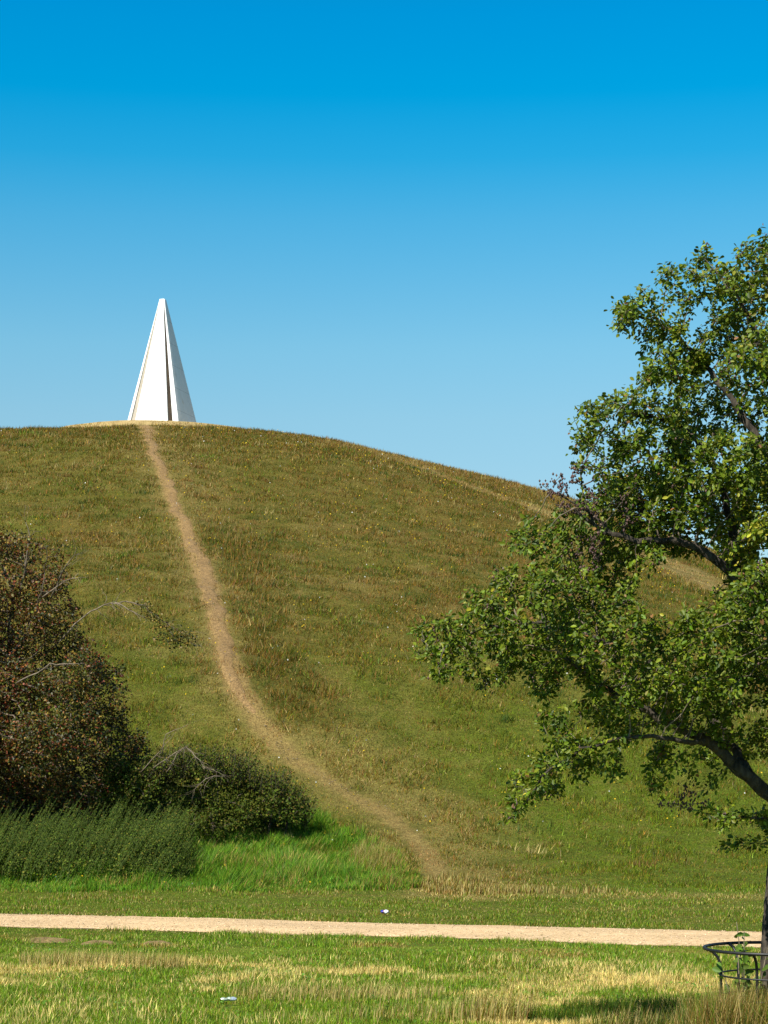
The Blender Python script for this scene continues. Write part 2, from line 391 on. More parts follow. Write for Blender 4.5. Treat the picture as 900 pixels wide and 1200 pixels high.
# ------------------------------------------------------------------ grass
def blades(name, X, Y, H, Wd, C, lean=.35, seg=2, wind=(.25, 0), mtl=None, z=None, parent=None, curve=.5):
    N = len(X)
    Z = terrain(X, Y) if z is None else z
    a = rng.random(N) * 2 * np.pi
    ld = rng.random(N) * 2 * np.pi; la = np.abs(rng.normal(0, lean, N))
    lx = np.cos(ld) * la + wind[0]; ly = np.sin(ld) * la + wind[1]
    base = np.stack([X, Y, Z - .015], -1)
    side = np.stack([np.cos(a), np.sin(a), np.zeros(N)], -1) * (Wd * .5)[:, None]
    nrm = np.sqrt(1 + lx ** 2 + ly ** 2)
    top = base + np.stack([lx * H / nrm, ly * H / nrm, H / nrm + .015], -1)
    if seg == 1:
        v = np.stack([base - side, base + side, top], 1)
        i = np.arange(N)[:, None] * 3
        fl = [i + np.array([0, 1, 2])]
        k = 3
    else:
        mid = base + np.stack([lx * H * (1 - curve) * .5, ly * H * (1 - curve) * .5, H / nrm * .58], -1)
        v = np.stack([base - side, base + side, mid + side * .8, mid - side * .8, top], 1)
        i = np.arange(N)[:, None] * 5
        fl = [i + np.array([0, 1, 2, 3]), i + np.array([3, 2, 4])]
        k = 5
    c = np.repeat(C, k, 0)
    return new_mesh(name, v.reshape(-1, 3), fl, c, mtl or M_grass, parent)

def pick(W):
    cum = np.cumsum(W, -1); r = rng.random(len(W))[:, None]
    return np.minimum((r > cum).sum(-1), 5)
def jitter(C, s=.22):
    return C * np.exp(rng.normal(0, s, len(C)))[:, None] * np.exp(rng.normal(0, .06, (len(C), 3)))

def scatter(y0, y1, dens, margin=2.2):
    """density (per m2) = dens(Y); points in the wedge the camera could see and a margin round it"""
    ys = np.linspace(y0, y1, 400); wid = .388 * ys + margin * 2
    lam = dens(ys) * wid; n = int(np.trapz(lam, ys))
    cdf = np.concatenate([[0], np.cumsum((lam[1:] + lam[:-1]) / 2)]); cdf /= cdf[-1]
    Y = np.interp(rng.random(n), cdf, ys)
    X = (rng.random(n) - .5) * (.388 * Y + margin * 2)
    return X, Y

LIT = [(ground_at(451, 1073), .10), (ground_at(268, 1180), .13)]
MOLE = [(ground_at(57, 1103), .24), (ground_at(117, 1106), .19), (ground_at(184, 1107), .17)]
def on_gravel(X, Y):
    n, f = path_edges(X)
    e = (fbm(X / .3, Y / .3, 2, 41.) - .5) * .16
    return (Y > n + .0 + e) & (Y < f + e)

# foreground turf
X, Y = scatter(13.2, 30.5, lambda y: 6600 * (14.5 / y) ** 1.7)
k = ~on_gravel(X, Y)
for (c, r_) in LIT:
    k &= ~((np.hypot(X - c[0], (Y - c[1])) < r_) | ((np.abs(X - c[0]) < r_) & (Y < c[1]) & (Y > c[1] - .35) & (rng.random(len(X)) < .7)))
for (c, r_) in MOLE: k &= (np.hypot((X - c[0]) / 1.2, Y - c[1]) > r_ * (.5 + .4 * rng.random(len(X)))) | (rng.random(len(X)) < .2)
X, Y = X[k], Y[k]
W, core = zones(X, Y); sp_ = pick(W)
n_, f_ = path_edges(X)
tall = fbm(X / .6, Y / .6, 3, 51.)
H = .84 * (.018 + .028 * rng.random(len(X)) + .035 * np.clip(tall - .45, 0, 1)) * (.6 + .8 * fbm(X / .22, Y / .22, 2, 52.))
H = np.where(Y < 19.8, H * (1.15 + .5 * ss(.45, .6, tall)), H * (.6 + .9 * ss(.42, .62, fbm(X / .5, Y / .5, 3, 58.))))
sb = ss(.42, .62, fbm(X / 1.1, Y / .7, 3, 53.))
H = np.where((sp_ == 3) & (Y < 19.6), H * (1 + .45 * sb) + .02 * sb * rng.random(len(X)), H)
H = np.where(sp_ == 4, H * .7, H)
C = jitter(PAL[sp_], .30) * np.where(Y < 22.5, 1.40, 1.22)[:, None]
o = blades('grass', X, Y, H, .0030 + .0024 * rng.random(len(X)) + .0002 * Y, C, .85, wind=(.1, 0))
tag(o, 'short green grass with straw coloured patches on both sides of the gravel path', 'grass', 'stuff')

# hill turf
X, Y = scatter(30.0, 113, lambda y: 5600 * (14.5 / y) ** 1.9 * np.where(y > 85, 1.5, .92), 3.5)
W, core = zones(X, Y)
# distance to the modelled trail
dtr, _, wtr = dist_poly(X, Y, TR, TRW)
cov = .10 + .6 * ss(80, 97, Y) + .56 * ss(54, 40, Y) + .5 * ss(.52, .62, fbm(X / .7, Y / .7, 3, 57.))
kk = (dtr > wtr * (.3 + .9 * rng.random(len(X)))) | (rng.random(len(X)) < cov)
pl_ = np.hypot(X + 12.9, Y - 113.4) > 6.3
kk &= pl_
X, Y, W = X[kk], Y[kk], W[kk]
sp_ = pick(W)
lowt = (ss(1.5, .9, dtr / wtr)[kk] * ss(52, 42, Y)) > rng.random(len(X)); sp_ = np.where(lowt, rng.choice([3, 4, 5], len(X)), sp_)
H = (.03 + .06 * rng.random(len(X))) * (.6 + .4 * ss(31, 40, Y)) * (.7 + 1.3 * ss(.42, .66, fbm(X / .5, Y / .6, 3, 55.))) * (1 + .5 * ss(50, 90, Y))
H = np.where((dtr < wtr * 1.6)[kk], H * .5, H)
ds_, _, _ = dist_poly(X, Y, STRIP); H = H * (1 + .9 * ss(1.1, .3, ds_ + (fbm(X / 1.5, Y / .6, 3, 59.) - .5) * 2.2))
drg, _, _ = dist_poly(X, Y, RIDGE); drg = drg + (fbm(X / 1.2, Y / 1.2, 2, 60.) - .5) * 1.2; H = H * (1 - .5 * ss(2.0, .5, drg))
o = blades('hill_grass', X, Y, H, .005 + .00031 * Y, jitter((PAL * np.array([[.98, .80, .62]] * 3 + [[.62, .58, .55]] + [[.95, .80, .68]] * 2))[sp_] * (1.06 + .10 * ss(50, 36, Y))[:, None] * (1 + .12 * ss(2.0, .5, drg))[:, None], .34), 1.7, seg=1, wind=(.1, 0))
tag(o, 'olive green and dry brown rough grass covering the hill', 'grass', 'stuff')
# tall seed heads along the crest and shoulder
X, Y = scatter(94, 106, lambda y: y * 0 + 16., 3)
k = (X > -3) & (np.hypot(X + 12.9, Y - 113.4) > 7); X, Y = X[k], Y[k]
X2, Y2 = scatter(60, 104, lambda y: y * 0 + 1.2, 4)
X = np.concatenate([X, X2]); Y = np.concatenate([Y, Y2]); pk = rng.choice([2, 3, 4], len(X), p=[.35, .3, .35])
o = blades('seeding_grass', X, Y, .12 + .16 * rng.random(len(X)) * .7, .02 + 0 * X, jitter(PAL[pk] * .85, .2), .35, seg=1)
tag(o, 'thin brown seed stalks standing above the hill turf', 'grass', 'stuff')

# lush tall grass below the thicket
def poly_mask(X, Y, px_pts):
    pts = px_pts; inside = np.zeros(X.shape, bool); n = len(pts)
    for i in range(n):
        x1, y1 = pts[i]; x2, y2 = pts[(i + 1) % n]
        c = ((y1 > Y) != (y2 > Y)) & (X < (x2 - x1) * (Y - y1) / (y2 - y1 + 1e-12) + x1)
        inside ^= c
    return inside
LUSH = [(-9, 29.25), (-4, 29.2), (-1.5, 29.3), (.2, 29.4), (.7, 30.0), (.55, 31.3), (.1, 32.8), (-.5, 34.3), (-1.1, 35.4), (-2.6, 35.2), (-4, 34), (-9, 32)]
n = 330000
X = rng.uniform(-9.2, 1.0, n); Y = rng.uniform(29.1, 35.6, n)
jx = (fbm(X / .5, Y / .5, 3, 61.) - .5) * .6
k = poly_mask(X + jx, Y + jx * .6, LUSH); X, Y = X[k], Y[k]
nn = fbm(X / .7, Y / .9, 4, 63.); edge = ss(-.7, .7, X + (nn - .5) * 1.5)
H = (.08 + .18 * rng.random(len(X))) * (.35 + 1.2 * ss(.3, .7, nn)) * np.clip((Y - 29.0) / .8, .35, 1) * (1 - .35 * edge)
lush = np.array([[.105, .255, .013], [.045, .130, .008], [.19, .28, .020], [.36, .28, .09], [.22, .14, .04]])
pr = np.stack([.42 - .28 * edge, .34 - .14 * edge, .17 + .08 * edge, .04 + .18 * edge, .03 + .16 * edge], -1)
pr[:, 3] += .3 * ss(.56, .68, fbm(X / .8, Y / .5, 3, 66.)); pr /= pr.sum(-1, keepdims=True)
pk = np.minimum((rng.random(len(X))[:, None] > np.cumsum(pr, -1)).sum(-1), 4)
o = blades('tall_grass', X, Y, H, .007 + .005 * rng.random(len(X)), jitter(lush[pk] * np.array([1.15, 1.05, 1]), .34), .6, wind=(.25 + 1.1 * (fbm(X / .6, Y / .6, 2, 67.) - .5), 1.1 * (fbm(X / .6, Y / .6, 2, 68.) - .5)))
tag(o, 'lush long bright green grass below the dark thicket', 'grass', 'stuff')

# dry stalks in the foreground tufts and round the tree guard
def tuft(cx, cy, rx, ry, n, h0, h1, probs, lean=.3, wd=.006):
    a = rng.random(n) * 6.283; r = np.sqrt(rng.random(n))
    return (cx + np.cos(a) * r * rx, cy + np.sin(a) * r * ry, rng.uniform(h0, h1, n),
            np.full(n, wd), PAL[rng.choice(6, n, p=probs)])
T = []
T.append(tuft(2.50, 13.0, .62, .55, 6500, .12, .42, [.22, .18, .18, .22, .20, 0], .3, .0055))
T.append(tuft(2.55, 12.65, .55, .25, 9000, .22, .58, [.12, .14, .16, .30, .28, 0], .3, .0055))
T.append(tuft(2.6, 13.0, .42, .4, 3500, .25, .55, [.2, .16, .18, .22, .24, 0], .3, .0055))
T.append(tuft(2.15, 12.9, .22, .4, 2200, .2, .5, [.2, .2, .18, .22, .20, 0], .35, .0055))
T.append(tuft(2.2, 13.9, .75, .6, 4200, .08, .26, [.25, .15, .15, .30, .15, 0]))
T.append(tuft(2.9, 13.6, .5, .8, 2500, .1, .34, [.15, .15, .15, .35, .20, 0]))
T.append(tuft(.80, 14.9, .34, .25, 520, .12, .28, [.12, .05, .18, .55, .10, 0]))
T.append(tuft(.15, 15.0, .5, .3, 500, .07, .18, [.35, .1, .15, .4, 0, 0]))
T.append(tuft(1.75, 15.1, .42, .16, 1500, .09, .20, [.25, .65, .10, 0, 0, 0]))
T.append(tuft(1.35, 14.8, .32, .12, 900, .07, .15, [.25, .65, .10, 0, 0, 0]))
T.append(tuft(2.2, 15.2, .3, .14, 1000, .09, .2, [.25, .65, .10, 0, 0, 0]))
T.append(tuft(-2.9, 19.1, .6, .35, 1500, .07, .18, [.1, .02, .13, .75, 0, 0]))
T.append(tuft(-2.15, 18.8, .3, .25, 700, .07, .20, [.1, .02, .13, .75, 0, 0]))
T.append(tuft(-.4, 16.4, .9, .4, 1500, .05, .14, [.15, .03, .12, .70, 0, 0]))
T.append(tuft(1.1, 29.9, .55, 1.1, 1500, .05, .15, [.05, .08, .2, .37, .30, 0], .3, .012))
T.append(tuft(1.5, 29.3, .9, .5, 900, .04, .14, [.05, .08, .2, .37, .30, 0], .3, .012))
T.append(tuft(2.6, 29.3, 1.0, .3, 700, .04, .12, [.1, .1, .2, .40, .20, 0], .3, .012))
T.append(tuft(-.2, 31.8, .35, 1.0, 900, .2, .42, [.1, .08, .2, .37, .25, 0]))
X, Y, H, Wd, C = [np.concatenate([t[i] for t in T]) for i in range(5)]
o = blades('dry_grass', X, Y, H, Wd, jitter(C, .25), .28, wind=(.12, 0))
tag(o, 'tall dry straw and tufts of coarse grass by the tree guard and trail', 'grass', 'stuff')

# small flowers dotted over the hill
n = 5200
X, Y = scatter(29, 100, lambda y: 2.2 * (60 / y), 2)
k = (fbm(X / 4, Y / 5, 3, 71.) > .47); X, Y = X[k], Y[k]; n = len(X)
s = rng.uniform(.005, .011, n) * (.8 + Y / 42); Z = terrain(X, Y) + .10 + .09 * rng.random(n)
c0 = np.stack([X, Y, Z], -1); u = rng.normal(size=(n, 3)); u /= np.linalg.norm(u, axis=1)[:, None]
w = np.cross(u, rng.normal(size=(n, 3))); w /= np.linalg.norm(w, axis=1)[:, None]
v = np.stack([c0 + u * s[:, None], c0 + w * s[:, None], c0 - u * s[:, None], c0 - w * s[:, None]], 1)
fc = np.where((rng.random(n) < .86)[:, None], np.array([.62, .42, .02]), np.array([.7, .7, .66]))
o = new_mesh('wildflowers', v.reshape(-1, 3), [np.arange(n * 4).reshape(-1, 4)], np.repeat(fc, 4, 0), M_dull)
tag(o, 'tiny yellow and white wildflowers dotted over the hill grass', 'flowers', 'stuff')

# ------------------------------------------------------------------ plants
def colonize(att, nodes, par, step, di, dk, iters=90, up=.0):
    nodes = [np.array(n) for n in nodes]; par = list(par)
    att = np.array(att); alive = np.ones(len(att), bool)
    N = np.array(nodes); near = np.zeros(len(att), int); dist = np.full(len(att), 1e9)
    for i0 in range(0, len(N), 200):
        d = np.linalg.norm(att[:, None] - N[None, i0:i0 + 200], axis=2); j = d.argmin(1); dd = d[np.arange(len(att)), j]
        m = dd < dist; dist[m] = dd[m]; near[m] = j[m] + i0
    for it in range(iters):
        act = alive & (dist < di)
        if not act.any():
            if not alive.any(): break
            q = np.nonzero(alive)[0]; act = np.zeros(len(att), bool); act[q[dist[q].argmin()]] = True
        ids = np.nonzero(act)[0]; nn = near[ids]
        dv = att[ids] - N[nn]; dv /= np.linalg.norm(dv, axis=1)[:, None] + 1e-9
        uq, inv = np.unique(nn, return_inverse=True)
        acc = np.zeros((len(uq), 3)); np.add.at(acc, inv, dv)
        acc += rng.normal(0, .15, acc.shape) * np.linalg.norm(acc, axis=1)[:, None]; acc[:, 2] += up
        acc /= np.linalg.norm(acc, axis=1)[:, None] + 1e-9
        new = N[uq] + acc * step
        base = len(N); N = np.concatenate([N, new]); par += list(uq)
        d = np.linalg.norm(att[:, None] - new[None], axis=2); j = d.argmin(1); dd = d[np.arange(len(att)), j]
        m = dd < dist; dist[m] = dd[m]; near[m] = j[m] + base
        alive &= dist > dk
    return N, np.array(par)

def tree_radii(N, par, tip, ex, forced=None):
    n = len(N); acc = np.zeros(n); r = np.zeros(n); kids = np.zeros(n, int)
    for i in range(n - 1, -1, -1):
        r[i] = tip if acc[i] == 0 else acc[i] ** (1 / ex)
        if par[i] >= 0: acc[par[i]] += r[i] ** ex; kids[par[i]] += 1
    desc = np.zeros(n, int)
    for i in range(n - 1, -1, -1):
        if par[i] >= 0: desc[par[i]] += desc[i] + 1
    if forced is not None:
        for i, f in forced.items(): r[i] = max(r[i], f)
    return r, kids, desc

def branch_mesh(name, N, par, r, sel, mtl, parent, sides=6):
    """frusta along the selected edges, joined ring to ring along each main line"""
    n = len(N)
    dirs = np.zeros((n, 3)); e = np.nonzero(par >= 0)[0]
    dirs[e] = N[e] - N[par[e]]; dirs /= np.linalg.norm(dirs, axis=1)[:, None] + 1e-9
    main = np.full(n, -1); best = np.zeros(n)
    for i in e:
        p = par[i]
        if r[i] > best[p]: best[p] = r[i]; main[p] = i
    for i in range(n):
        if par[i] < 0 and main[i] >= 0: dirs[i] = dirs[main[i]]
    hm = np.nonzero(main >= 0)[0]; sm = dirs.copy(); sm[hm] = dirs[hm] + dirs[main[hm]]
    dirs = sm / (np.linalg.norm(sm, axis=1)[:, None] + 1e-9)
    sel = np.array([i for i in sel if par[i] >= 0]); p = par[sel]
    ismain = main[p] == sel
    r0 = np.where(ismain, r[p], np.minimum(r[sel] * 1.15, r[p])); d0 = np.where(ismain[:, None], dirs[p], dirs[sel])
    a = np.linspace(0, 2 * np.pi, sides, endpoint=False)
    def ring(c, d, rr):
        ref = np.where(np.abs(d[:, 1:2]) > .9, np.array([[1., 0, 0]]), np.array([[0, 1., 0]]))
        u = np.cross(d, ref); u /= np.linalg.norm(u, axis=1)[:, None]; w = np.cross(d, u)
        return c[:, None] + rr[:, None, None] * (np.cos(a)[None, :, None] * u[:, None] + np.sin(a)[None, :, None] * w[:, None])
    A = ring(N[p], d0, r0); B = ring(N[sel], dirs[sel], r[sel])
    v = np.concatenate([A, B], 1); m = len(sel); i = np.arange(m)[:, None] * 2 * sides
    fs = []
    for k in range(sides):
        l = (k + 1) % sides
        fs.append(i + np.array([k, l, sides + l, sides + k]))
    caps = i + np.arange(sides, 2 * sides)[None]
    return new_mesh(name, v.reshape(-1, 3), [np.concatenate(fs), caps], None, mtl, parent, smooth=True)

OUT8 = np.array([[0, 0], [.18, .20], [.31, .52], [.21, .84], [0, 1.0], [-.21, .84], [-.31, .52], [-.18, .20]])
OUT4 = np.array([[0, 0], [.38, .5], [0, 1.], [-.38, .5]])
def leaves(name, pos, size, C, mtl, parent, shape=OUT8, fold=.25, face=(-.3, -.45, .8), spread=.75, dirs=None):
    n = len(pos)
    nrm = rng.normal(0, spread, (n, 3)) + np.array(face); nrm /= np.linalg.norm(nrm, axis=1)[:, None]
    t = rng.normal(size=(n, 3)) if dirs is None else dirs + rng.normal(0, .6, (n, 3))
    t[:, 2] -= .35
    t -= (t * nrm).sum(1)[:, None] * nrm; t /= np.linalg.norm(t, axis=1)[:, None] + 1e-9
    s = np.cross(nrm, t)
    k = len(shape)
    x = shape[:, 0]; y = shape[:, 1]
    ar = rng.uniform(.8, 1.1, n)
    v = pos[:, None] + size[:, None, None] * (x[None, :, None] * s[:, None] * ar[:, None, None] + y[None, :, None] * t[:, None] + (np.abs(x)[None, :] * fold - .12 * y[None] ** 2)[..., None] * nrm[:, None])
    i = np.arange(n)[:, None] * k
    if k == 8: fl = [np.concatenate([i + np.array([0, 1, 2, 3, 4]), i + np.array([0, 4, 5, 6, 7])])]
    else: fl = [np.concatenate([i + np.array([0, 1, 2]), i + np.array([0, 2, 3])])]
    return new_mesh(name, v.reshape(-1, 3), fl, np.repeat(C, k, 0), mtl, parent)

MINP = 4
def lobe_points(lobes, Yc, dens, dep, rk=1.0):
    pts = []
    for L in lobes:
        px, py, r = L[:3]; y = Yc + (L[3] if len(L) > 3 else rng.uniform(-dep, dep))
        c = P(px, py, y); rm = r * y / F * rk
        n = max(MINP, int(dens * (r / 40.) ** 2))
        d = rng.normal(size=(n, 3)); d /= np.linalg.norm(d, axis=1)[:, None]
        pts.append(c + d * rm * (rng.random(n) ** .45)[:, None] * np.array([1, 1.25, 1]))
    return np.concatenate(pts)

# ---------------- alder at the right
AY = 13.0
def sk(pts):   # (px, py, dy)
    return [P(a, b, AY + c) for a, b, c in pts]
def resample(pts, step, jit=1.):
    pts = np.array(pts); d = np.concatenate([[0], np.cumsum(np.linalg.norm(np.diff(pts, axis=0), axis=1))])
    n = max(2, int(d[-1] / step) + 1); s = np.linspace(0, d[-1], n)
    o = np.stack([np.interp(s, d, pts[:, k]) for k in range(3)], -1)
    o[1:-1] += rng.normal(0, step * .09 * jit, o[1:-1].shape)
    return o
alder_parts = [
    ('trunk', None, [(910, 1245, 0), (909, 1180, 0), (910, 1100, 0), (915, 1020, 0), (922, 950, 0), (926, 880, .02), (928, 800, .05), (922, 730, .05), (918, 660, .02), (914, 590, 0), (912, 520, .05), (914, 450, .05), (908, 380, 0), (900, 320, 0)], .125, .02),
    ('limb', (921, 950), [(903, 934, -.05), (870, 903, -.15), (831, 868, -.25), (797, 854, -.3), (739, 824, -.4), (700, 800, -.45), (660, 770, -.5)], .055, .012),
    ('limb', (922, 735), [(895, 712, -.1), (872, 690, -.15), (850, 664, -.25), (825, 646, -.3), (790, 633, -.35), (745, 632, -.4), (705, 622, -.4), (672, 596, -.45)], .05, .010),
    ('limb', (872, 690), [(862, 668, -.1), (862, 640, -.05), (852, 590, .0), (835, 540, .05), (800, 500, .0), (755, 485, -.05)], .04, .01),
    ('limb', (916, 560), [(890, 520, .1), (860, 470, .1), (830, 430, .1), (790, 390, .05), (745, 370, .0)], .035, .008),
    ('limb', (914, 450), [(890, 400, -.1), (865, 350, -.2), (835, 315, -.2)], .025, .007),
    ('limb', (870, 903), [(850, 860, .1), (800, 800, .2), (745, 765, .1), (700, 750, .0), (640, 728, -.1), (570, 735, -.1), (520, 760, -.1)], .035, .008),
    ('limb', (831, 868), [(800, 870, -.5), (760, 862, -.6), (720, 868, -.65), (680, 880, -.65), (640, 905, -.6), (612, 945, -.55)], .024, .006),
    ('limb', (705, 622), [(690, 600, -.42), (672, 588, -.42), (655, 580, -.42), (646, 576, -.4)], .010, .004),
    ('limb', (690, 606), [(684, 585, -.42), (680, 560, -.42), (686, 540, -.4)], .008, .004),
    ('limb', (918, 960), [(895, 958, -.2), (868, 958, -.3), (850, 966, -.35)], .014, .005),
    ('limb', (926, 880), [(960, 800, .3), (1020, 720, .6), (1100, 640, .9)], .06, .012),
    ('limb', (922, 730), [(960, 640, -.4), (1030, 560, -.8), (1090, 500, -1.0)], .05, .012),
    ('limb', (918, 660), [(960, 560, .6), (1000, 460, 1.1), (1010, 400, 1.2)], .045, .01),
    ('limb', (926, 850), [(900, 780, .6), (870, 700, 1.2), (850, 640, 1.6)], .045, .01),
    ('limb', (926, 850), [(930, 790, -.6), (900, 720, -1.0), (890, 680, -1.2)], .04, .01),
]
lobesA = [(880,312,34),(840,335,36),(800,335,30),(786,318,15),(828,302,16),(893,292,20),(915,320,50),(860,360,45),(905,380,50),(748,368,32),(722,358,14),(728,372,16),(780,395,40),(835,410,48),(890,430,50),(770,430,25),(800,445,30),
 (700,492,28),(730,475,30),(775,480,38),(830,480,45),(885,490,50),(690,520,22),(728,525,42),(790,535,45),(850,550,48),(900,560,50),(735,572,30),(780,580,30),(850,600,38),(900,620,40),(684,478,12),(705,555,16),
 (610,626,16),(600,640,12),(632,636,24),(672,640,38),(720,655,35),(655,690,45),(600,690,34),(700,700,42),(560,722,36),(520,740,26),(494,740,17),(500,765,18),(545,768,36),(590,755,40),(640,760,42),(518,790,17),(575,800,18),(600,790,22),(640,800,26),
 (690,735,28),(735,690,22),(760,655,20),(780,760,34),(830,735,26),(875,690,30),(885,740,42),(830,780,42),(885,800,46),(745,800,38),(700,790,34),(690,835,28),(730,850,30),(780,820,36),(840,840,36),(885,870,32),(650,840,22),
 (655,875,24),(628,905,24),(610,935,20),(600,957,12),(648,925,20),(690,900,22),(722,905,17),(765,895,12),(768,920,9),(775,880,14),(830,890,16),(850,965,18),(838,958,10),(846,988,9),(895,960,14),(880,955,10),(800,620,26),(870,640,26),(825,600,24),(770,625,18)]
bare = [(642,580,12,-.4),(652,590,12,-.4),(668,570,13,-.4),(690,560,13,-.4),(676,548,10,-.4),(650,572,12,-.45),(665,588,12,-.45),(680,562,14,-.45),(700,548,12,-.45),(655,560,10,-.45),(695,590,22,-.4),(725,598,22,-.4),(690,650,22,-.4),(750,590,22,-.1),(800,938,16,-.2),(820,940,10,-.2),(770,940,6,-.2)]
backA = [(1000,420,70,1.0),(1060,480,80,.6),(1120,560,90,.3),(1180,640,90,0),(1100,680,90,.9),(1030,600,80,-.7),(1010,520,70,-.9),(1090,760,90,-.4),(1000,820,80,-.9),(1150,800,80,.5),(1020,720,80,1.6),
 (960,350,55,.3),(980,640,60,1.7),(880,640,55,1.9),(840,720,40,1.6),(900,560,55,1.4),(950,760,60,1.5),(930,700,60,-1.2),(890,690,45,-1.2),(960,560,60,-1.1),(960,860,45,-.6),(980,930,30,-.4),(1210,720,70,.2),(1060,880,60,.2),(940,460,50,.9),(950,300,35,0),(1000,350,40,.2)]
lobesA += [(720,700,26,-0.45),(750,735,33,-0.75),(820,760,33,-0.85),(860,720,26,-0.65),(890,770,33,-0.45),(760,790,26,-0.75),(800,830,33,-0.55),(850,800,26,-0.85),(720,770,26,-0.45),(660,735,33,-0.75),(880,690,33,-0.85),(890,620,26,-0.65),(800,735,26,-0.75),(690,760,26,-0.85),(790,770,26,-0.55),(640,700,33,-0.85),(600,730,26,-0.65)]
lobesA += [(690,622,28,-.3),(720,632,28,-.2),(745,602,34,-.2),(702,600,26,0),(672,618,22,-.3),(764,640,24,0),(735,575,30,-.2),(715,585,28,.2),(780,600,30,-.3),(755,615,30,.3),(700,635,26,.2),(812,590,28,-.4),(730,610,30,.1),(800,640,20,.3)]
lobesA += [(720,600,30,.3),(762,600,30,.2),(795,585,30,.4),(750,570,28,.2),(805,612,26,.3),(695,622,24,.1),(730,572,28,.5),(780,625,24,.5),(835,575,30,.3),(870,600,30,.5),(700,585,22,.3),(890,590,30,-.3),(860,540,30,-.4),(820,560,30,-.4)]
lobesA += [(a, b, 34, .5) for a, b in [(880, 730), (700, 740), (860, 780), (790, 830), (650, 740), (740, 800), (820, 520), (870, 460), (860, 400), (780, 560)]]
def build_alder():
    root = thing('alder_tree', 'leafy green tree with dark trunk rising from iron guard at right edge', 'tree', (2.59, AY, 0))
    global MINP; MINP = 26
    att = np.concatenate([lobe_points(lobesA, AY - .05, 75, .75), lobe_points(bare, AY, 40, 0), lobe_points(backA, AY, 42, 0)])
    MINP = 4; nodes = []; par = []; forced = {}; own = {}
    for li, (nm, at, pts, r0, r1) in enumerate(alder_parts):
        w = sk(pts)
        if at is None: start = -1; seq = resample(w, .075, .35)
        else:
            tgt = w[0]; A = P(at[0], at[1], AY)
            cand = np.array(nodes); j = int(np.linalg.norm(cand - A, axis=1).argmin()); start = j
            seq = resample([cand[j]] + w, .075)[1:]
        for k, q in enumerate(seq):
            nodes.append(q); par.append(start if k == 0 else len(nodes) - 2)
            i = len(nodes) - 1; forced[i] = r0 + (r1 - r0) * (k / (len(seq) - 1)) ** (.8 if at is None else .7); own[i] = li
    n0 = len(nodes)
    for k in range(6): forced[k] = forced[k] * (1.25 - .04 * k)
    N, par = colonize(att, nodes, par, .065, .9, .075, 110)
    r, kids, desc = tree_radii(N, par, .0022, 2.5)
    for i, f in forced.items(): r[i] = f
    for i in range(n0, len(N)): r[i] = min(r[i], r[par[i]] * .92)
    off = np.array([2.59, AY, 0]); Nl = N - off
    sets = {}
    for i, li in own.items(): sets.setdefault(li, []).append(i)
    for li, ids in sets.items():
        branch_mesh(alder_parts[li][0], Nl, par, r, ids, M_bark, root, 14 if li == 0 else 9)
    branch_mesh('branchwork', Nl, par, r, range(n0, len(N)), M_twig, root, 5)
    # leaves on young twigs, none on the bare twigs
    bc = np.array([P(b[0], b[1], AY + b[3]) for b in bare]); br = np.array([b[2] * 1.15 * AY / F for b in bare])
    tw = np.array([i for i in range(n0, len(N)) if desc[i] <= 5] + [i for i in range(n0) if r[i] < .0125])
    isb = (np.linalg.norm(N[tw][:, None] - bc[None], axis=2) < br[None]).any(1)
    vis = tw[~isb]
    m = 27
    src = np.repeat(vis, m); src = src[rng.random(len(src)) < .93]
    dirs = N[src] - N[par[src]]; dirs /= np.linalg.norm(dirs, axis=1)[:, None]
    off2 = rng.normal(size=(len(src), 3)); off2 /= np.linalg.norm(off2, axis=1)[:, None]
    pos = Nl[src] - dirs * .065 * rng.random(len(src))[:, None] + off2 * (.008 + .055 * rng.random(len(src)))[:, None]
    size = rng.uniform(.020, .046, len(src)) * np.where(rng.random(len(src)) < .25, .7, 1)
    base = np.array([[.098, .145, .007], [.050, .084, .005], [.145, .185, .009], [.16, .17, .015], [.30, .29, .02], [.17, .09, .03]])
    cl = fbm(N[src, 0] * 1.3 + 5, N[src, 2] * 1.3, 3, 81.)
    yel = np.exp(-((N[src, 0] - P(868, 640, AY)[0]) ** 2 + (N[src, 2] - P(868, 640, AY)[2]) ** 2) / .16 ** 2)
    pr = np.stack([.36 + 0 * cl, .32 - .3 * (cl - .5), .18 + .3 * (cl - .5), 0.10 + 0 * cl, .008 + .55 * yel, .02 + .0 * cl], -1); pr = np.clip(pr, 0, 1); pr /= pr.sum(1, keepdims=True)
    pk = np.minimum((rng.random(len(src))[:, None] > np.cumsum(pr, -1)).sum(-1), 5)
    leaves('crown', pos, size, jitter(base[pk], .18), M_leaf, root, OUT8, .3, (-.30, -.40, .65), .7, dirs + off2)
    # little dark cones and catkins on bare twigs, sparse ones through the crown
    b1 = np.repeat(tw[isb], 12); b2 = np.repeat(rng.choice(vis, 700), 4)
    src = np.concatenate([b1, b2]); n = len(src)
    c = Nl[src] + rng.normal(0, .018, (n, 3)); L = rng.uniform(.007, .014, n)
    o6 = np.array([[1, 0, 0], [-1, 0, 0], [0, 1, 0], [0, -1, 0], [0, 0, 1.5], [0, 0, -1.5]]) * .62
    v = c[:, None] + o6[None] * L[:, None, None]
    f = np.array([[0, 2, 4], [2, 1, 4], [1, 3, 4], [3, 0, 4], [2, 0, 5], [1, 2, 5], [3, 1, 5], [0, 3, 5]])
    new_mesh('catkins', v.reshape(-1, 3), [(np.arange(n)[:, None, None] * 6 + f[None]).reshape(-1, 3)],
             np.repeat(jitter(np.tile([[.12, .075, .065]], (n, 1)), .3), 6, 0), M_dull, root)
    print('alder', len(N), len(vis) * m)
build_alder()

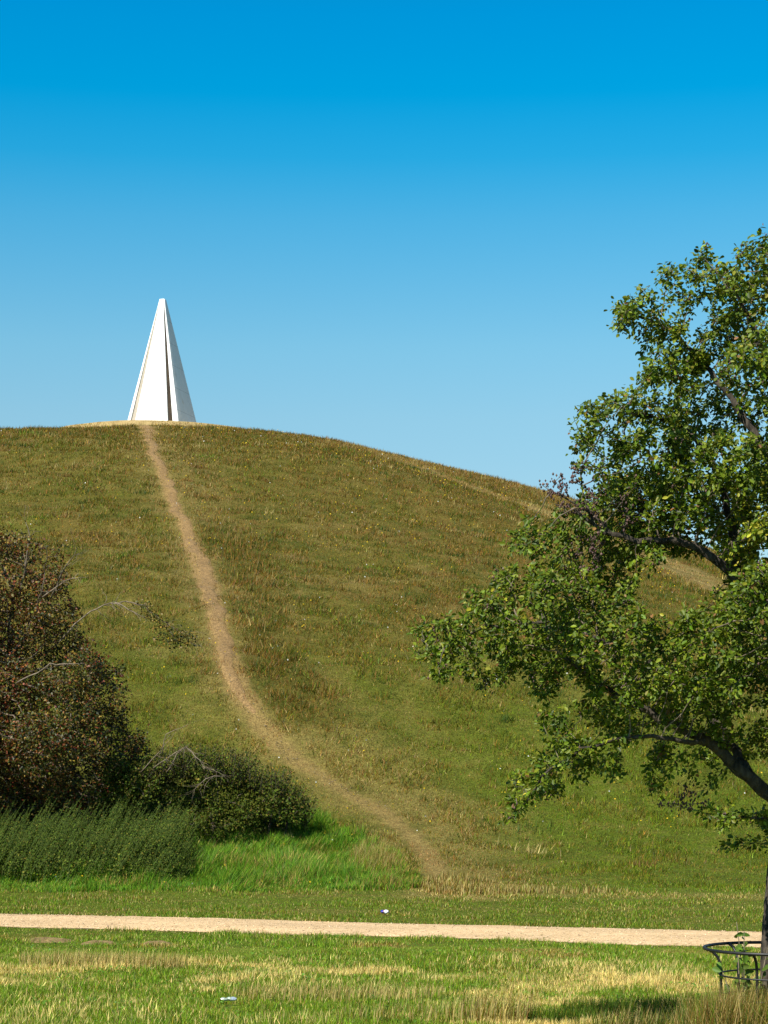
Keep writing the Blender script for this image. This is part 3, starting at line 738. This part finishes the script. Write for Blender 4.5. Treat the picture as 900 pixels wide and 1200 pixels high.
# ---------------- generic lobe shrub
def shrub(root, stems, lobes, Yc, dens, dep, step, di, dk, per, size, pal, pp, mleaf, nm='crown', tip=.004, ex=2.3, shape=OUT4, off=(0, 0, 0), maxdesc=6, jit=.22, face=(-.25, -.35, .6), rk=1.0, jr=.75, berries=None, vfun=None):
    att = lobe_points(lobes, Yc, dens, dep, rk)
    att = att[att[:, 2] > terrain(att[:, 0], att[:, 1]) + .12]
    nodes = []; par = []; rr = {}
    for st in stems:
        seq = resample(st[0], step)
        for k, q in enumerate(seq):
            nodes.append(q); par.append(-1 if k == 0 else len(nodes) - 2); rr[len(nodes) - 1] = st[1] * (1 - .7 * k / len(seq))
    n0 = len(nodes)
    N, par = colonize(att, nodes, par, step, di, dk, 80)
    r, kids, desc = tree_radii(N, par, tip, ex)
    for i, f in rr.items(): r[i] = f
    for i in range(n0, len(N)): r[i] = min(r[i], r[par[i]] * .95)
    off = np.array(off); Nl = N - off
    if len(stems) < 5: branch_mesh('trunk', Nl, par, r, range(n0), M_bark, root, 8)
    else:
        st0 = [i for i in range(n0) if par[i] < 0] + [n0]
        for a_, b_ in zip(st0[:-1], st0[1:]): branch_mesh('stem', Nl, par, r, range(a_, b_), M_bark, root, 8)
    branch_mesh('branchwork', Nl, par, r, range(n0, len(N)), M_twig, root, 4)
    tw = np.array([i for i in range(n0, len(N)) if desc[i] <= maxdesc])
    src = np.repeat(tw, per)
    pos = Nl[src] + rng.normal(0, step * jr, (len(src), 3))
    cl = fbm(N[src, 0] * 1.1, N[src, 2] * 1.1 + N[src, 1] * .5, 3, 83.)
    w = pp(N[src], cl); w = np.clip(w, 0, 1); w /= w.sum(1, keepdims=True)
    pk = np.minimum((rng.random(len(src))[:, None] > np.cumsum(w, -1)).sum(-1), len(pal) - 1)
    leaves(nm, pos, rng.uniform(size[0], size[1], len(src)), jitter(np.array(pal)[pk], jit), mleaf, root, shape, .25, face, .8)
    if berries:
        nb, fun = berries
        s = rng.choice(tw, nb); s = s[rng.random(nb) < fun(N[s])]; s = np.repeat(s, 3); n = len(s)
        c = Nl[s] + rng.normal(0, step * .35, (n, 3)); L = rng.uniform(.010, .016, n)
        o6 = np.array([[1, 0, 0], [-1, 0, 0], [0, 1, 0], [0, -1, 0], [0, 0, 1], [0, 0, -1]])
        f = np.array([[0, 2, 4], [2, 1, 4], [1, 3, 4], [3, 0, 4], [2, 0, 5], [1, 2, 5], [3, 1, 5], [0, 3, 5]])
        v = c[:, None] + o6[None] * L[:, None, None]
        new_mesh('berries', v.reshape(-1, 3), [(np.arange(n)[:, None, None] * 6 + f[None]).reshape(-1, 3)],
                 np.repeat(jitter(np.tile([[.19, .032, .016]], (n, 1)), .4), 6, 0), M_dull, root, smooth=True)
    print(root.name, len(N), len(src))
    return N, par

def twig_branch(name, pts, r0, mtl, parent, nsub, off, spread=.35, sub=.5, droop=-.1, w=4):
    """a bare branch with side twigs"""
    mb = MB(); pts = np.array(pts); seq = resample(pts, .12)
    rad = np.linspace(r0, r0 * .25, len(seq)); tube(mb, seq - off, rad, 6)
    for _ in range(nsub):
        i = rng.integers(len(seq) // 3, len(seq)); a = seq[i]; d = seq[min(i + 1, len(seq) - 1)] - seq[max(i - 1, 0)]; d /= np.linalg.norm(d)
        q = [a]; v = d + rng.normal(0, spread * 1.6, 3)
        L = sub * rng.uniform(.4, 1)
        for s in range(w):
            v = v + rng.normal(0, .35, 3); v[2] += droop; v /= np.linalg.norm(v); q.append(q[-1] + v * L / w)
        tube(mb, np.array(q) - off, np.linspace(rad[i] * .55, r0 * .12, w + 1), 4)
    return mb.build(name, mtl, parent, smooth=True)

# hawthorn at the left edge
HY = 33.5
hb = np.array([-6.7, 34.2, 0]); hb[2] = float(terrain(hb[0], hb[1]))
root = thing('hawthorn_tree', 'dark hawthorn with russet leaves and red berries at the left edge', 'tree', tuple(hb))
lobesH = [(22,648,26),(45,640,14),(68,652,12),(-10,640,30),(-50,630,40),(60,684,30),(20,690,36),(-25,700,45),(80,712,16),(45,735,38),(-5,760,50),(75,760,30),(100,775,26),(92,740,14),(118,788,20),(140,786,11),(30,800,48),(85,815,40),(125,820,22),(150,808,9),
 (10,880,60,.9),(80,890,50,.9),(130,900,40,.8),(0,940,60,.9),(60,950,50,.7),(110,945,40,.6),(150,930,30,.5),(150,960,30,.3),(100,965,40,.2),(40,970,45,.2),(-20,970,50,.2),(130,850,26),(90,860,40),(40,870,45),(-20,850,60),(155,872,22),(150,900,24),(110,905,34),(60,920,30),(10,930,40),(-60,760,70),(-70,860,80),(-130,720,70),(-160,820,90),(-190,900,80),(-70,930,50),(-120,660,50)]
stems = [([hb + [0, 0, -.1], hb + [.1, 0, .7], P(-10, 900, 34.6), P(10, 800, 34.6), P(15, 700, 34.2)], .12),
         ([hb + [.15, -.1, -.1], P(40, 930, 34.4), P(80, 870, 34.4), P(100, 810, 34.2)], .06),
         ([hb + [-.2, 0, -.1], P(-60, 900, 34.3), P(-110, 800, 34.3), P(-120, 720, 34.2)], .11),
         ([hb + [-.05, -.15, -.1], P(-15, 930, 33.8), P(-20, 850, 33.6), P(10, 770, 33.4)], .05)]
palH = [[.060, .062, .008], [.024, .036, .005], [.120, .085, .014], [.135, .050, .012], [.20, .130, .022], [.120, .030, .012]]
def ppH(N, cl):
    up = ss(3.2, 6.2, N[:, 2]); red = ss(.45, .62, cl)  # fewer dark, more olive leaves high up: sunlit crown put into the colour
    one = np.ones(len(N))
    return np.stack([.30 * one, .30 - .2 * up, .16 + .15 * up, 0.11 + .13 * red, .10 + .08 * up, .05 + .12 * red], -1)
shrub(root, stems, lobesH, HY, 300, 1.15, .12, 1.2, .13, 23, (.035, .066), palH, ppH, M_haw, off=hb, tip=.005, maxdesc=4, jit=.40, rk=.9, jr=.62,
      berries=(4200, lambda n: .35 + .65 * ss(.5, .64, fbm(n[:, 0] * 1.2, n[:, 2] * 1.4, 3, 91.))))
o = twig_branch('bare_branch', [P(60, 760, 33.3), P(98, 722, 33.0), P(118, 710, 33.0), P(145, 705, 33), P(165, 707, 33), P(180, 720, 33), P(205, 738, 33), P(226, 747, 33)], .015, M_dead, root, 26, hb, .3, .5)
twig_branch('bare_branch', [P(135, 706, 33), P(158, 718, 32.9), P(172, 726, 32.9)], .014, M_dead, root, 6, hb, .3, .25)
twig_branch('bare_branch', [P(22, 700, 33.2), P(32, 655, 33), P(34, 625, 33), P(30, 612, 33)], .022, M_twig, root, 16, hb, .45, .45, .02)
twig_branch('bare_branch', [P(60, 700, 33.2), P(76, 665, 33), P(86, 652, 33), P(90, 642, 33)], .016, M_twig, root, 10, hb, .4, .4, .02)
twig_branch('bare_branch', [P(50, 700, 33), P(75, 682, 32.6), P(92, 672, 32.5)], .018, M_dead, root, 8, hb, .3, .3)
twig_branch('bare_branch', [P(20, 800, 32.4), P(60, 778, 32.2), P(95, 778, 32.1)], .014, M_dead, root, 8, hb, .3, .35)
# leaf sprays on the arching branch end
sp0 = np.array([P(x, y, 33) for x, y in [(168, 712), (178, 722), (186, 730), (196, 736), (206, 742), (216, 744), (226, 748), (200, 752), (186, 745), (212, 752)]])
src = rng.integers(0, len(sp0), 900)
pos = sp0[src] + rng.normal(0, .07, (900, 3)) - hb
leaves('foliage', pos, rng.uniform(.03, .055, 900), jitter(np.array(palH)[rng.choice([0, 1, 2, 4], 900)], .3), M_haw, root, OUT4, .2)

# dark thicket right of the hawthorn
tb = np.array([-3.1, 34.0, 0]); tb[2] = float(terrain(tb[0], tb[1]))
root = thing('thicket', 'low dark green thorny thicket with pale dead twigs on top', 'shrub', tuple(tb))
lobesT = [(185,912,24),(215,904,24),(245,902,22),(272,912,20),(298,924,18),(322,938,16),(342,944,10),(195,940,28),(235,935,30),(268,938,25),(302,946,18),(328,938,14),(160,930,30),(215,965,22),(250,960,22),(285,955,16),(140,905,25),(170,965,20),(130,950,25),(190,968,22),(215,972,20),(240,974,20),(265,970,20),(290,964,20),(312,958,20),(332,952,16),(345,940,12),(352,938,12),(345,955,14),(330,968,14),(170,980,22),(225,985,16),(260,980,14)]
stems = [([np.array([X0, Y0, float(terrain(X0, Y0)) - .05]), np.array([X0 + dx, Y0, float(terrain(X0, Y0)) + .8])], .022)
         for X0, Y0, dx in [(-4.4, 34.2, .1), (-3.9, 33.6, -.1), (-3.4, 34.2, .1), (-2.9, 33.7, 0), (-2.4, 34.2, .1), (-2.0, 33.8, .15), (-1.7, 34.1, .1), (-4.8, 33.7, -.1)]]
palT = [[.058, .082, .008], [.034, .056, .007], [.085, .110, .011], [.14, .12, .018], [.09, .07, .014]]
shrub(root, stems, lobesT, 33.7, 150, .55, .09, .9, .10, 26, (.03, .058), palT,
      lambda N, cl: np.stack([.36 + 0 * cl, .30 - .4 * (cl - .5), .18 + .4 * (cl - .5), .06 + 0 * cl, .10 + 0 * cl], -1), M_dull, off=tb, maxdesc=6)
# upright shoots along the top
n = 460; cx = rng.uniform(150, 358, n); topy = np.interp(cx, [150, 200, 250, 300, 340, 358], [898, 884, 884, 900, 926, 944])
mb = MB(); lp = []
for a, b in zip(cx, topy):
    yy = 33.7 + rng.uniform(-.5, .5); base = P(a, b + 28, yy); tip_ = P(a + rng.uniform(-4, 18), b - rng.uniform(-8, 15), yy)
    tube(mb, np.array([base, (base + tip_) / 2 + rng.normal(0, .02, 3), tip_]) - tb, [.006, .004, .002], 3)
    for q in np.linspace(.05, 1, 26): lp.append(base + (tip_ - base) * q + rng.normal(0, .025, 3))
mb.build('branchwork', M_bark, root)
lp = np.array(lp) - tb
leaves('shoot_leaves', lp, rng.uniform(.03, .05, len(lp)), jitter(np.array(palT)[rng.choice([0, 1, 2, 4], len(lp))], .25), M_dull, root, OUT4, .2)
for pts, r0, ns in [([P(195, 905, 33.1), (P(215, 872, 33)), P(226, 880, 32.9), P(236, 895, 32.8), P(262, 908, 32.7)], .011, 26),
                    ([P(180, 900, 33), P(205, 882, 33), P(222, 872, 32.9)], .009, 10),
                    ([P(262, 910, 32.8), P(240, 913, 32.7), P(228, 925, 32.6)], .010, 12),
                    ([P(190, 885, 33), P(193, 862, 32.9), P(212, 852, 32.9), P(222, 848, 32.9)], .010, 4),
                    ([P(165, 905, 33), P(192, 875, 32.9), P(205, 858, 32.9)], .009, 6)]:
    twig_branch('bare_branch', pts, r0, M_dead, root, ns, tb, .45, .42, -.03)

# nettle bank in front of the hawthorn
root_o = MB(); lp = []; ls = []; ld = []
n = 1500
X = rng.uniform(-7.6, -2.9, n); Y = rng.uniform(29.9, 32.4, n)
lim = ss(-2.7, -3.6, X) * (.55 + .45 * ss(29.8, 30.6, Y))
for x, y, l in zip(X, Y, lim):
    if l < .25: continue
    z = float(terrain(x, y)); h = (.75 + .6 * rng.random() ** 1.5) * .74 * l * (.85 + .35 * float(vnoise(np.array(x / .5), np.array(y / .5))))
    lx = rng.normal(.40, .08) * h; ly = rng.normal(-.03, .08) * h
    pts = np.array([[x, y, z - .03], [x + lx * .3, y + ly * .4, z + h * .5], [x + lx, y + ly, z + h]])
    tube(root_o, pts, [.006, .005, .002], 3, (.09, .13, .03), cap=False)
    m = int(42 * h) + 8
    t = rng.uniform(.25, 1.0, m) ** .8
    p = np.stack([np.interp(t, [0, .5, 1], pts[:, k]) for k in range(3)], -1)
    p += rng.normal(0, 1, p.shape) * (.034 * (1.2 - t))[:, None]
    lp.append(p); ls.append((.052 * (1.35 - t)) * rng.uniform(.7, 1.1, m))
lp = np.concatenate(lp); ls = np.concatenate(ls)
palN = np.array([[.058, .096, .009], [.034, .058, .006], [.088, .120, .012], [.15, .14, .02]])
cl = fbm(lp[:, 0] / .6, lp[:, 1] / .6, 3, 95.)
pk = rng.choice(4, len(lp), p=[.38, .28, .24, .10])
o1 = leaves('nettle_bank', lp, ls, jitter(palN[pk], .22), M_dull, None, OUT4, .2, (-.2, -.35, .7), .7)
tag(o1, 'bank of tall leaning nettles in front of the hawthorn', 'nettles', 'stuff')
o2 = root_o.build('nettle_stems', M_dull, o1)


# loose stones on the gravel and the trail
n = 2600; X = rng.uniform(-6, 6, n); ne, fe = path_edges(X); Y = ne + (fe - ne) * np.where(rng.random(n) < .5, rng.random(n), np.where(rng.random(n) < .5, rng.normal(0, .04, n), 1 + rng.normal(0, .04, n)))
Zp = terrain(X, Y) + .036 * np.clip(1 - np.abs((Y - ne) / (fe - ne) * 2 - 1) ** 6, 0, 1); sz = rng.uniform(.004, .012, n)
n2_ = 1300; ii = rng.integers(0, len(TCX), n2_); X2 = TCX[ii] + rng.normal(0, .5, n2_) * TCW[ii]; Y2 = TCY[ii] + rng.uniform(-.1, .1, n2_)
X = np.concatenate([X, X2]); Y = np.concatenate([Y, Y2]); Zp = np.concatenate([Zp, terrain(X2, Y2) + .035]); sz = np.concatenate([sz, rng.uniform(.006, .018, n2_)]); n = len(X)
o6 = np.array([[1, 0, 0], [-1, 0, 0], [0, 1, 0], [0, -1, 0], [0, 0, .7], [0, 0, -.7]])
f8 = np.array([[0, 2, 4], [2, 1, 4], [1, 3, 4], [3, 0, 4], [2, 0, 5], [1, 2, 5], [3, 1, 5], [0, 3, 5]])
v = np.stack([X, Y, Zp], -1)[:, None] + (o6[None] + rng.normal(0, .2, (n, 6, 3))) * sz[:, None, None]
cst = np.array([[.62, .46, .27], [.36, .26, .15], [.66, .52, .33], [.26, .19, .11]])[rng.choice(4, n, p=[.4, .3, .15, .15])]
cst[-n2_:] *= .42
o = new_mesh('loose_stones', v.reshape(-1, 3), [(np.arange(n)[:, None, None] * 6 + f8[None]).reshape(-1, 3)], np.repeat(jitter(cst, .15), 6, 0), plainattr('stone'))
tag(o, 'small loose stones lying on the gravel path and dirt trail', 'stones', 'stuff')
# coarse weed clumps on the hill
nc = 420; cx, cy = scatter(31, 92, lambda y: y * 0 + .35, 1.); keep = rng.random(len(cx)) < nc / len(cx); cx, cy = cx[keep], cy[keep]
dd, _, _ = dist_poly(cx, cy, TR); cx, cy = cx[dd > .8], cy[dd > .8]
kb = rng.integers(14, 60, len(cx)); kind_ = rng.choice([0, 1, 1, 2, 4, 4, 3], len(cx)); sc_ = rng.uniform(.08, .30, len(cx))
bi = np.repeat(np.arange(len(cx)), kb); X = cx[bi] + rng.normal(0, 1, len(bi)) * sc_[bi] * 1.3; Y = cy[bi] + rng.normal(0, 1, len(bi)) * sc_[bi]
o = blades('weed_clumps', X, Y, rng.uniform(.06, .16, len(bi)) * (1 + sc_[bi] * 2), .010 + .0003 * Y, jitter(PAL[kind_[bi]] * .85, .25), .7, seg=1)
tag(o, 'scattered coarse weed clumps on the hill turf', 'weeds', 'stuff')
# broad leaved weeds in the near turf
cx, cy = scatter(14.5, 22, lambda y: y * 0 + 5., 1.); k = ~on_gravel(cx, cy); cx, cy = cx[k], cy[k]
bi = np.repeat(np.arange(len(cx)), rng.integers(5, 14, len(cx))); X = cx[bi] + rng.normal(0, .05, len(bi)); Y = cy[bi] + rng.normal(0, .05, len(bi))
o = leaves('clover', np.stack([X, Y, terrain(X, Y) + rng.uniform(.02, .06, len(bi))], -1), rng.uniform(.012, .035, len(bi)), jitter(np.tile([[.10, .21, .02]], (len(bi), 1)), .3), M_grass, None, OUT4, .2, (0, -.2, 1), .35)
tag(o, 'small broad leaved weeds and clover in the near grass', 'weeds', 'stuff')

# ------------------------------------------------------------------ pyramid and its platform
HX, HYp = -12.55, 113.0
PZ = 20.61
def make_platform():
    cx, cy, Rr = -12.9, 113.4, 6.4
    mb = MB(); a = np.linspace(0, 2 * np.pi, 120, endpoint=False)
    prof = [(Rr + 1.2, -1.25), (Rr + .45, -.55), (Rr + .12, -.14), (Rr - .02, -.02), (Rr - .4, .012), (Rr * .5, .02), (.01, .02)]
    rings = []
    for r_, z in prof:
        j = (fbm(np.cos(a) * 4 + 9, np.sin(a) * 4 + 9, 3) - .5) * (.12 if r_ > 6 else 0)
        rings.append(np.stack([cx + (r_ + j) * np.cos(a), cy + (r_ + j) * np.sin(a), PZ + z + j * .25], -1))
    v = np.concatenate(rings); f = []
    for i in range(len(prof) - 1):
        for k in range(120): f.append([i * 120 + k, i * 120 + (k + 1) % 120, (i + 1) * 120 + (k + 1) % 120, (i + 1) * 120 + k])
    mb.add(v, np.array(f))
    m = noisemat('dry_platform_turf', (.27, .19, .075), (.38, .28, .12), 2.5, .95, .02, 6)
    o = mb.build('platform', m, smooth=True); tag(o, kind='structure')
    n = 9000; aa = rng.random(n) * 6.283; rr = rng.uniform(Rr + .05, Rr + 1.0, n)
    z = PZ + np.interp(rr, [Rr, Rr + .12, Rr + .45, Rr + 1.2], [-.02, -.14, -.55, -1.25])
    pk = rng.choice([2, 3, 4], n, p=[.3, .45, .25])
    gcol = PAL[pk]
    o = blades('rim_grass', cx + np.cos(aa) * rr, cy + np.sin(aa) * rr, rng.uniform(.05, .12, n), np.full(n, .035), jitter(gcol, .15), .5, seg=1, z=z)
    tag(o, 'dry straw coloured grass round the rim of the pyramid platform', 'grass', 'stuff')
make_platform()

root = thing('pyramid_sculpture', 'tall slender white pyramid monument on top of the hill', 'sculpture', (HX, HYp, PZ))
root.rotation_euler = (0, 0, R(-15.7))
HT = 28.49 - PZ; SB = 3.36; ST = .29
def slab(name, poly, m, seams=()):
    """poly: base outline in units of half side; tapers straight to the top"""
    poly = np.array(poly, float); n = len(poly); levels = 9
    mb = MB(); v = []
    for t in np.linspace(0, 1, levels):
        s = (SB * (1 - t) + ST * t) / 2
        v.append(np.concatenate([poly * s, np.full((n, 1), HT * t)], 1))
    v = np.concatenate(v); f = []
    for i in range(levels - 1):
        for k in range(n): f.append([i * n + k, i * n + (k + 1) % n, (i + 1) * n + (k + 1) % n, (i + 1) * n + k])
    if n == 4: mb.add(v, [np.array(f + [[0, 3, 2, 1], [(levels - 1) * n + k for k in range(4)]])])
    o = mb.build(name, m, root)
    b = o.modifiers.new('b', 'BEVEL'); b.width = .012; b.segments = 2
    return o
t_ = .22; g_ = .19; tl_ = .12
slab('panel', [(1 - t_, -1), (1, -1), (1, 1), (1 - t_, 1)], M_stain)
slab('panel', [(-1, -1), (-1 + tl_, -1), (-1 + tl_, 1), (-1, 1)], M_white)
slab('panel', [(-1 + tl_ + g_, -1), (1 - t_ - g_, -1), (1 - t_ - g_, -1 + .3), (-1 + tl_ + g_, -1 + .3)], M_white)
slab('panel', [(-1 + t_ + g_, 1 - t_), (1 - t_ - g_, 1 - t_), (1 - t_ - g_, 1), (-1 + t_ + g_, 1)], M_white)
slab('groove_shade', [(-1 + tl_ + .003, -1 + .06), (-1 + tl_ + g_ - .003, -1 + .06), (-1 + tl_ + g_ - .003, .74), (-1 + tl_ + .003, .74)], M_groove)  # fills the left groove, its shade painted by the slab's colour
slab('core', [(.45, -.62), (1 - t_ - .01, -.62), (1 - t_ - .01, .74), (.25, .74)], M_core)  # dark block, coloured as the shaded inside behind the right groove
slab('dark_groove_shade', [(1 - t_ - g_ + .004, -.93), (1 - t_ - .004, -.93), (1 - t_ - .004, -.64), (1 - t_ - g_ + .004, -.64)], M_core)  # dark slab filling the right groove in place of its deep shade
o = slab('cap', [(-.97, -.97), (.97, -.97), (.97, .97), (-.97, .97)], M_white)
for v in o.data.vertices:
    # keep just the solid tip
    z = v.co.z / HT; z2 = .945 + .056 * z; s0 = (SB * (1 - z) + ST * z); s1 = (SB * (1 - z2) + ST * z2)
    v.co.x *= s1 / s0; v.co.y *= s1 / s0; v.co.z = HT * z2

# ------------------------------------------------------------------ tree guard
GX0, GY0 = (907 - 450) / F * AY, AY
root = thing('tree_guard', 'round black iron tree guard with flared top rim round the trunk', 'tree guard', (GX0, GY0, 0))
def ringpts(r_, z, n=56):
    a = np.linspace(0, 2 * np.pi, n, endpoint=False); return np.stack([np.cos(a) * r_, np.sin(a) * r_, np.full(n, z)], -1)
def one(nm, pts, rad, sides, closed):
    mb = MB(); tube(mb, pts, rad, sides, closed=closed); return mb.build(nm, M_iron, root, smooth=True)
one('top_rim', ringpts(.452, .722), .0105, 8, True)
for z in (.55, .405, .28, .14): one('hoop', ringpts(.352, z), .006, 8, True)
for k in range(6):
    a = math.pi + k * math.pi / 3 + .02; c, s = math.cos(a), math.sin(a)
    prof = [(.347, -.05), (.347, .3), (.347, .56), (.352, .62), (.368, .665), (.400, .70), (.446, .722)]
    one('upright', [(c * q, s * q, z) for q, z in prof], .0095, 8, False)

# suckers growing inside the guard
sx, sy = (872 - 450) / F * 12.9, 12.9
root = thing('young_shoots', 'young leafy shoots growing up inside the iron guard', 'plant', (sx, sy, 0))
mb = MB(); lp = []; ld = []
for bx, by, tx, tz, nl in [(0, 0, .0, .84, 26), (.03, .05, -.07, .90, 12), (.05, -.04, .10, .76, 18), (-.02, .03, -.12, .60, 12), (.08, .05, .12, .62, 14), (-.03, -.06, -.02, .70, 14)]:
    pts = np.array([[bx, by, 0], [bx + tx * .2, by, tz * .4], [bx + tx * .6, by, tz * .75], [bx + tx, by, tz]])
    tube(mb, pts, [.006, .005, .004, .002], 5)
    t = rng.uniform(.35, 1, nl); p = np.stack([np.interp(t, [0, .4, .75, 1], pts[:, k]) for k in range(3)], -1); d = rng.normal(size=(nl, 3)); d[:, 2] = np.abs(d[:, 2]) * .4
    d /= np.linalg.norm(d, axis=1)[:, None]; lp.append(p + d * .008); ld.append(d)
mb.build('stems', M_twig, root)
lp = np.concatenate(lp); ld = np.concatenate(ld)
leaves('foliage', lp, rng.uniform(.045, .075, len(lp)), jitter(np.tile([[.09, .15, .02]], (len(lp), 1)), .3), M_leaf, root, OUT8, .3, (-.2, -.5, .5), .6, ld * 2)

# ------------------------------------------------------------------ litter and mole hills
def crumple(name, L, Wd, H, c1, split, c2, label, loc, rz, c3=None):
    n, m_ = 26, 12
    u, v = np.meshgrid(np.linspace(-1, 1, n), np.linspace(-1, 1, m_), indexing='ij')
    k = 1 - .35 * np.abs(u) ** 2
    top = []
    for sgn in (1, -1):
        z = sgn * H * (1 - v ** 2) ** .5 * (1 - .6 * u ** 4) * (1 + .9 * (fbm(u * 2.2 + 3, v * 1.8 + sgn, 3, L * 77) - .5)) + (fbm(u * 3, v * 3, 2, 7.) - .5) * H * .9
        top.append(np.stack([u * L / 2, v * Wd / 2 * k + (fbm(u * 2, u * 0, 2, 5.) - .5) * Wd * .5, z + H * .6], -1).reshape(-1, 3))
    i = np.arange(n * m_).reshape(n, m_)
    q = np.stack([i[:-1, :-1], i[1:, :-1], i[1:, 1:], i[:-1, 1:]], -1).reshape(-1, 4)
    uu = u.reshape(-1); c = np.where((uu < split)[:, None], c1, c2)
    if c3 is not None: c = np.where((np.abs(uu - split) < .16)[:, None], c3, c)
    V = np.concatenate(top); Q = np.concatenate([q, q[:, ::-1] + n * m_])
    mt, nt, b, out = mat(name + '_film'); at = nt.nodes.new('ShaderNodeAttribute'); at.attribute_name = 'Col'
    nt.links.new(at.outputs['Color'], b.inputs['Base Color']); b.inputs['Roughness'].default_value = .25
    o = new_mesh(name, V, [Q], np.concatenate([c, c]), mt, None, smooth=True)
    o.location = loc; o.rotation_euler = (.12, 0, rz); tag(o, label, 'litter', 'thing')
c = LIT[0][0]
crumple('crumpled_wrapper', .105, .06, .022, np.array([.005, .012, .32]), -.05, np.array([.75, .76, .8]), 'small blue and white wrapper on the grass beyond the gravel path', (c[0], c[1], float(terrain(*c)) + .035), -.5, np.array([.5, .3, .35]))
c = LIT[1][0]
crumple('plastic_litter', .125, .035, .014, np.array([.26, .33, .27]), .3, np.array([.28, .34, .42]), 'pale crumpled piece of plastic lying in the foreground grass', (c[0], c[1], float(terrain(*c)) + .05), .15)

moles = [(57, 1103, .23, 'leftmost brown soil heap beside the near edge of the gravel path'),
         (117, 1106, .17, 'second brown soil heap from the left below the gravel path'),
         (184, 1107, .15, 'third brown soil heap from the left below the gravel path')]
for px, py, r_, lab in moles:
    x, y = ground_at(px, py); n, m_ = 34, 11
    a = np.linspace(0, 2 * np.pi, n, endpoint=False); t = np.linspace(0, 1, m_)
    A, T_ = np.meshgrid(a, t, indexing='ij')
    rr = r_ * T_ * (1 + .35 * (fbm(np.cos(A) * 1.5 + px, np.sin(A) * 1.5, 2) - .5) * 2)
    z = .04 * (1 - T_ ** 2) * (.6 + .8 * fbm(np.cos(A) * T_ * 4 + px, np.sin(A) * T_ * 4, 3)) - .012
    v = np.stack([np.cos(A) * rr * 1.25, np.sin(A) * rr, z], -1).reshape(-1, 3)
    i = np.arange(n * m_).reshape(n, m_); j = np.roll(i, -1, 0)
    q = np.stack([i[:, :-1], i[:, 1:], j[:, 1:], j[:, :-1]], -1).reshape(-1, 4)
    o = new_mesh('molehill', v, [q[:, ::-1]], None, M_soil, smooth=True); o.location = (x, y, float(terrain(x, y)) + .01)
    tag(o, lab, 'molehill', 'thing', 'molehills near the gravel path')

# ------------------------------------------------------------------ light
SUN_EL, SUN_A = 47.0, 36.0      # elevation; degrees to the left of straight behind the camera
el, az = R(SUN_EL), R(SUN_A)
to_sun = Vector((-math.sin(az) * math.cos(el), -math.cos(az) * math.cos(el), math.sin(el)))
L = bpy.data.lights.new('sun', 'SUN'); L.energy = 5.0; L.angle = R(.53); L.color = (1.0, .95, .86)
lo = bpy.data.objects.new('sun', L); COL.objects.link(lo); lo.rotation_euler = to_sun.to_track_quat('Z', 'Y').to_euler(); lo.location = (-30, -30, 60)

w = bpy.data.worlds.new('World'); SC.world = w; w.use_nodes = True
nt = w.node_tree; nt.nodes.clear()
out = nt.nodes.new('ShaderNodeOutputWorld'); bg = nt.nodes.new('ShaderNodeBackground')
sky = nt.nodes.new('ShaderNodeTexSky'); sky.sky_type = 'NISHITA'; sky.sun_disc = False
sky.sun_elevation = el; sky.sun_rotation = math.atan2(to_sun.x, to_sun.y); sky.altitude = 0; sky.air_density = 1.0; sky.dust_density = .3; sky.ozone_density = 3.0
tc = nt.nodes.new('ShaderNodeTexCoord'); sx_ = nt.nodes.new('ShaderNodeSeparateXYZ'); nt.links.new(tc.outputs['Generated'], sx_.inputs[0])
rp = nt.nodes.new('ShaderNodeValToRGB'); nt.links.new(sx_.outputs[2], rp.inputs[0])
rp.color_ramp.interpolation = 'LINEAR'
TINT = [(.128, .86, 1.01, .95), (.173, .866, 1.132, 1.03), (.206, .754, 1.205, 1.115), (.265, .348, 1.181, 1.241), (.293, .10, 1.143, 1.299), (.321, .0, 1.118, 1.35), (.356, 0, 1.06, 1.39), (.50, .12, .60, .85), (.8, .35, .45, .55)]
e = rp.color_ramp.elements
for i, (z, a, b, c) in enumerate(TINT):
    k = e[i] if i < 2 else e.new(z)
    k.position = z; k.color = (a, b, c, 1)
mx = nt.nodes.new('ShaderNodeMix'); mx.data_type = 'RGBA'; mx.blend_type = 'MULTIPLY'; mx.inputs[0].default_value = 1
nt.links.new(sky.outputs[0], mx.inputs[6]); nt.links.new(rp.outputs[0], mx.inputs[7])
nt.links.new(mx.outputs[2], bg.inputs[0]); bg.inputs[1].default_value = .078
nt.links.new(bg.outputs[0], out.inputs[0])

# ------------------------------------------------------------------ camera
cam = bpy.data.cameras.new('camera'); co = bpy.data.objects.new('camera', cam); COL.objects.link(co)
co.location = (0, 0, EYE); co.rotation_euler = (R(90), 0, 0)
cam.sensor_width = 36; cam.sensor_fit = 'AUTO'; cam.lens = 70.0; cam.shift_y = .25; cam.clip_end = 6000
SC.camera = co
vs = SC.view_settings; vs.view_transform = 'Standard'; vs.look = 'None'; vs.exposure = .65; vs.gamma = 1; vs.use_curve_mapping = False
SC.cycles.max_bounces = 6; SC.cycles.transparent_max_bounces = 4
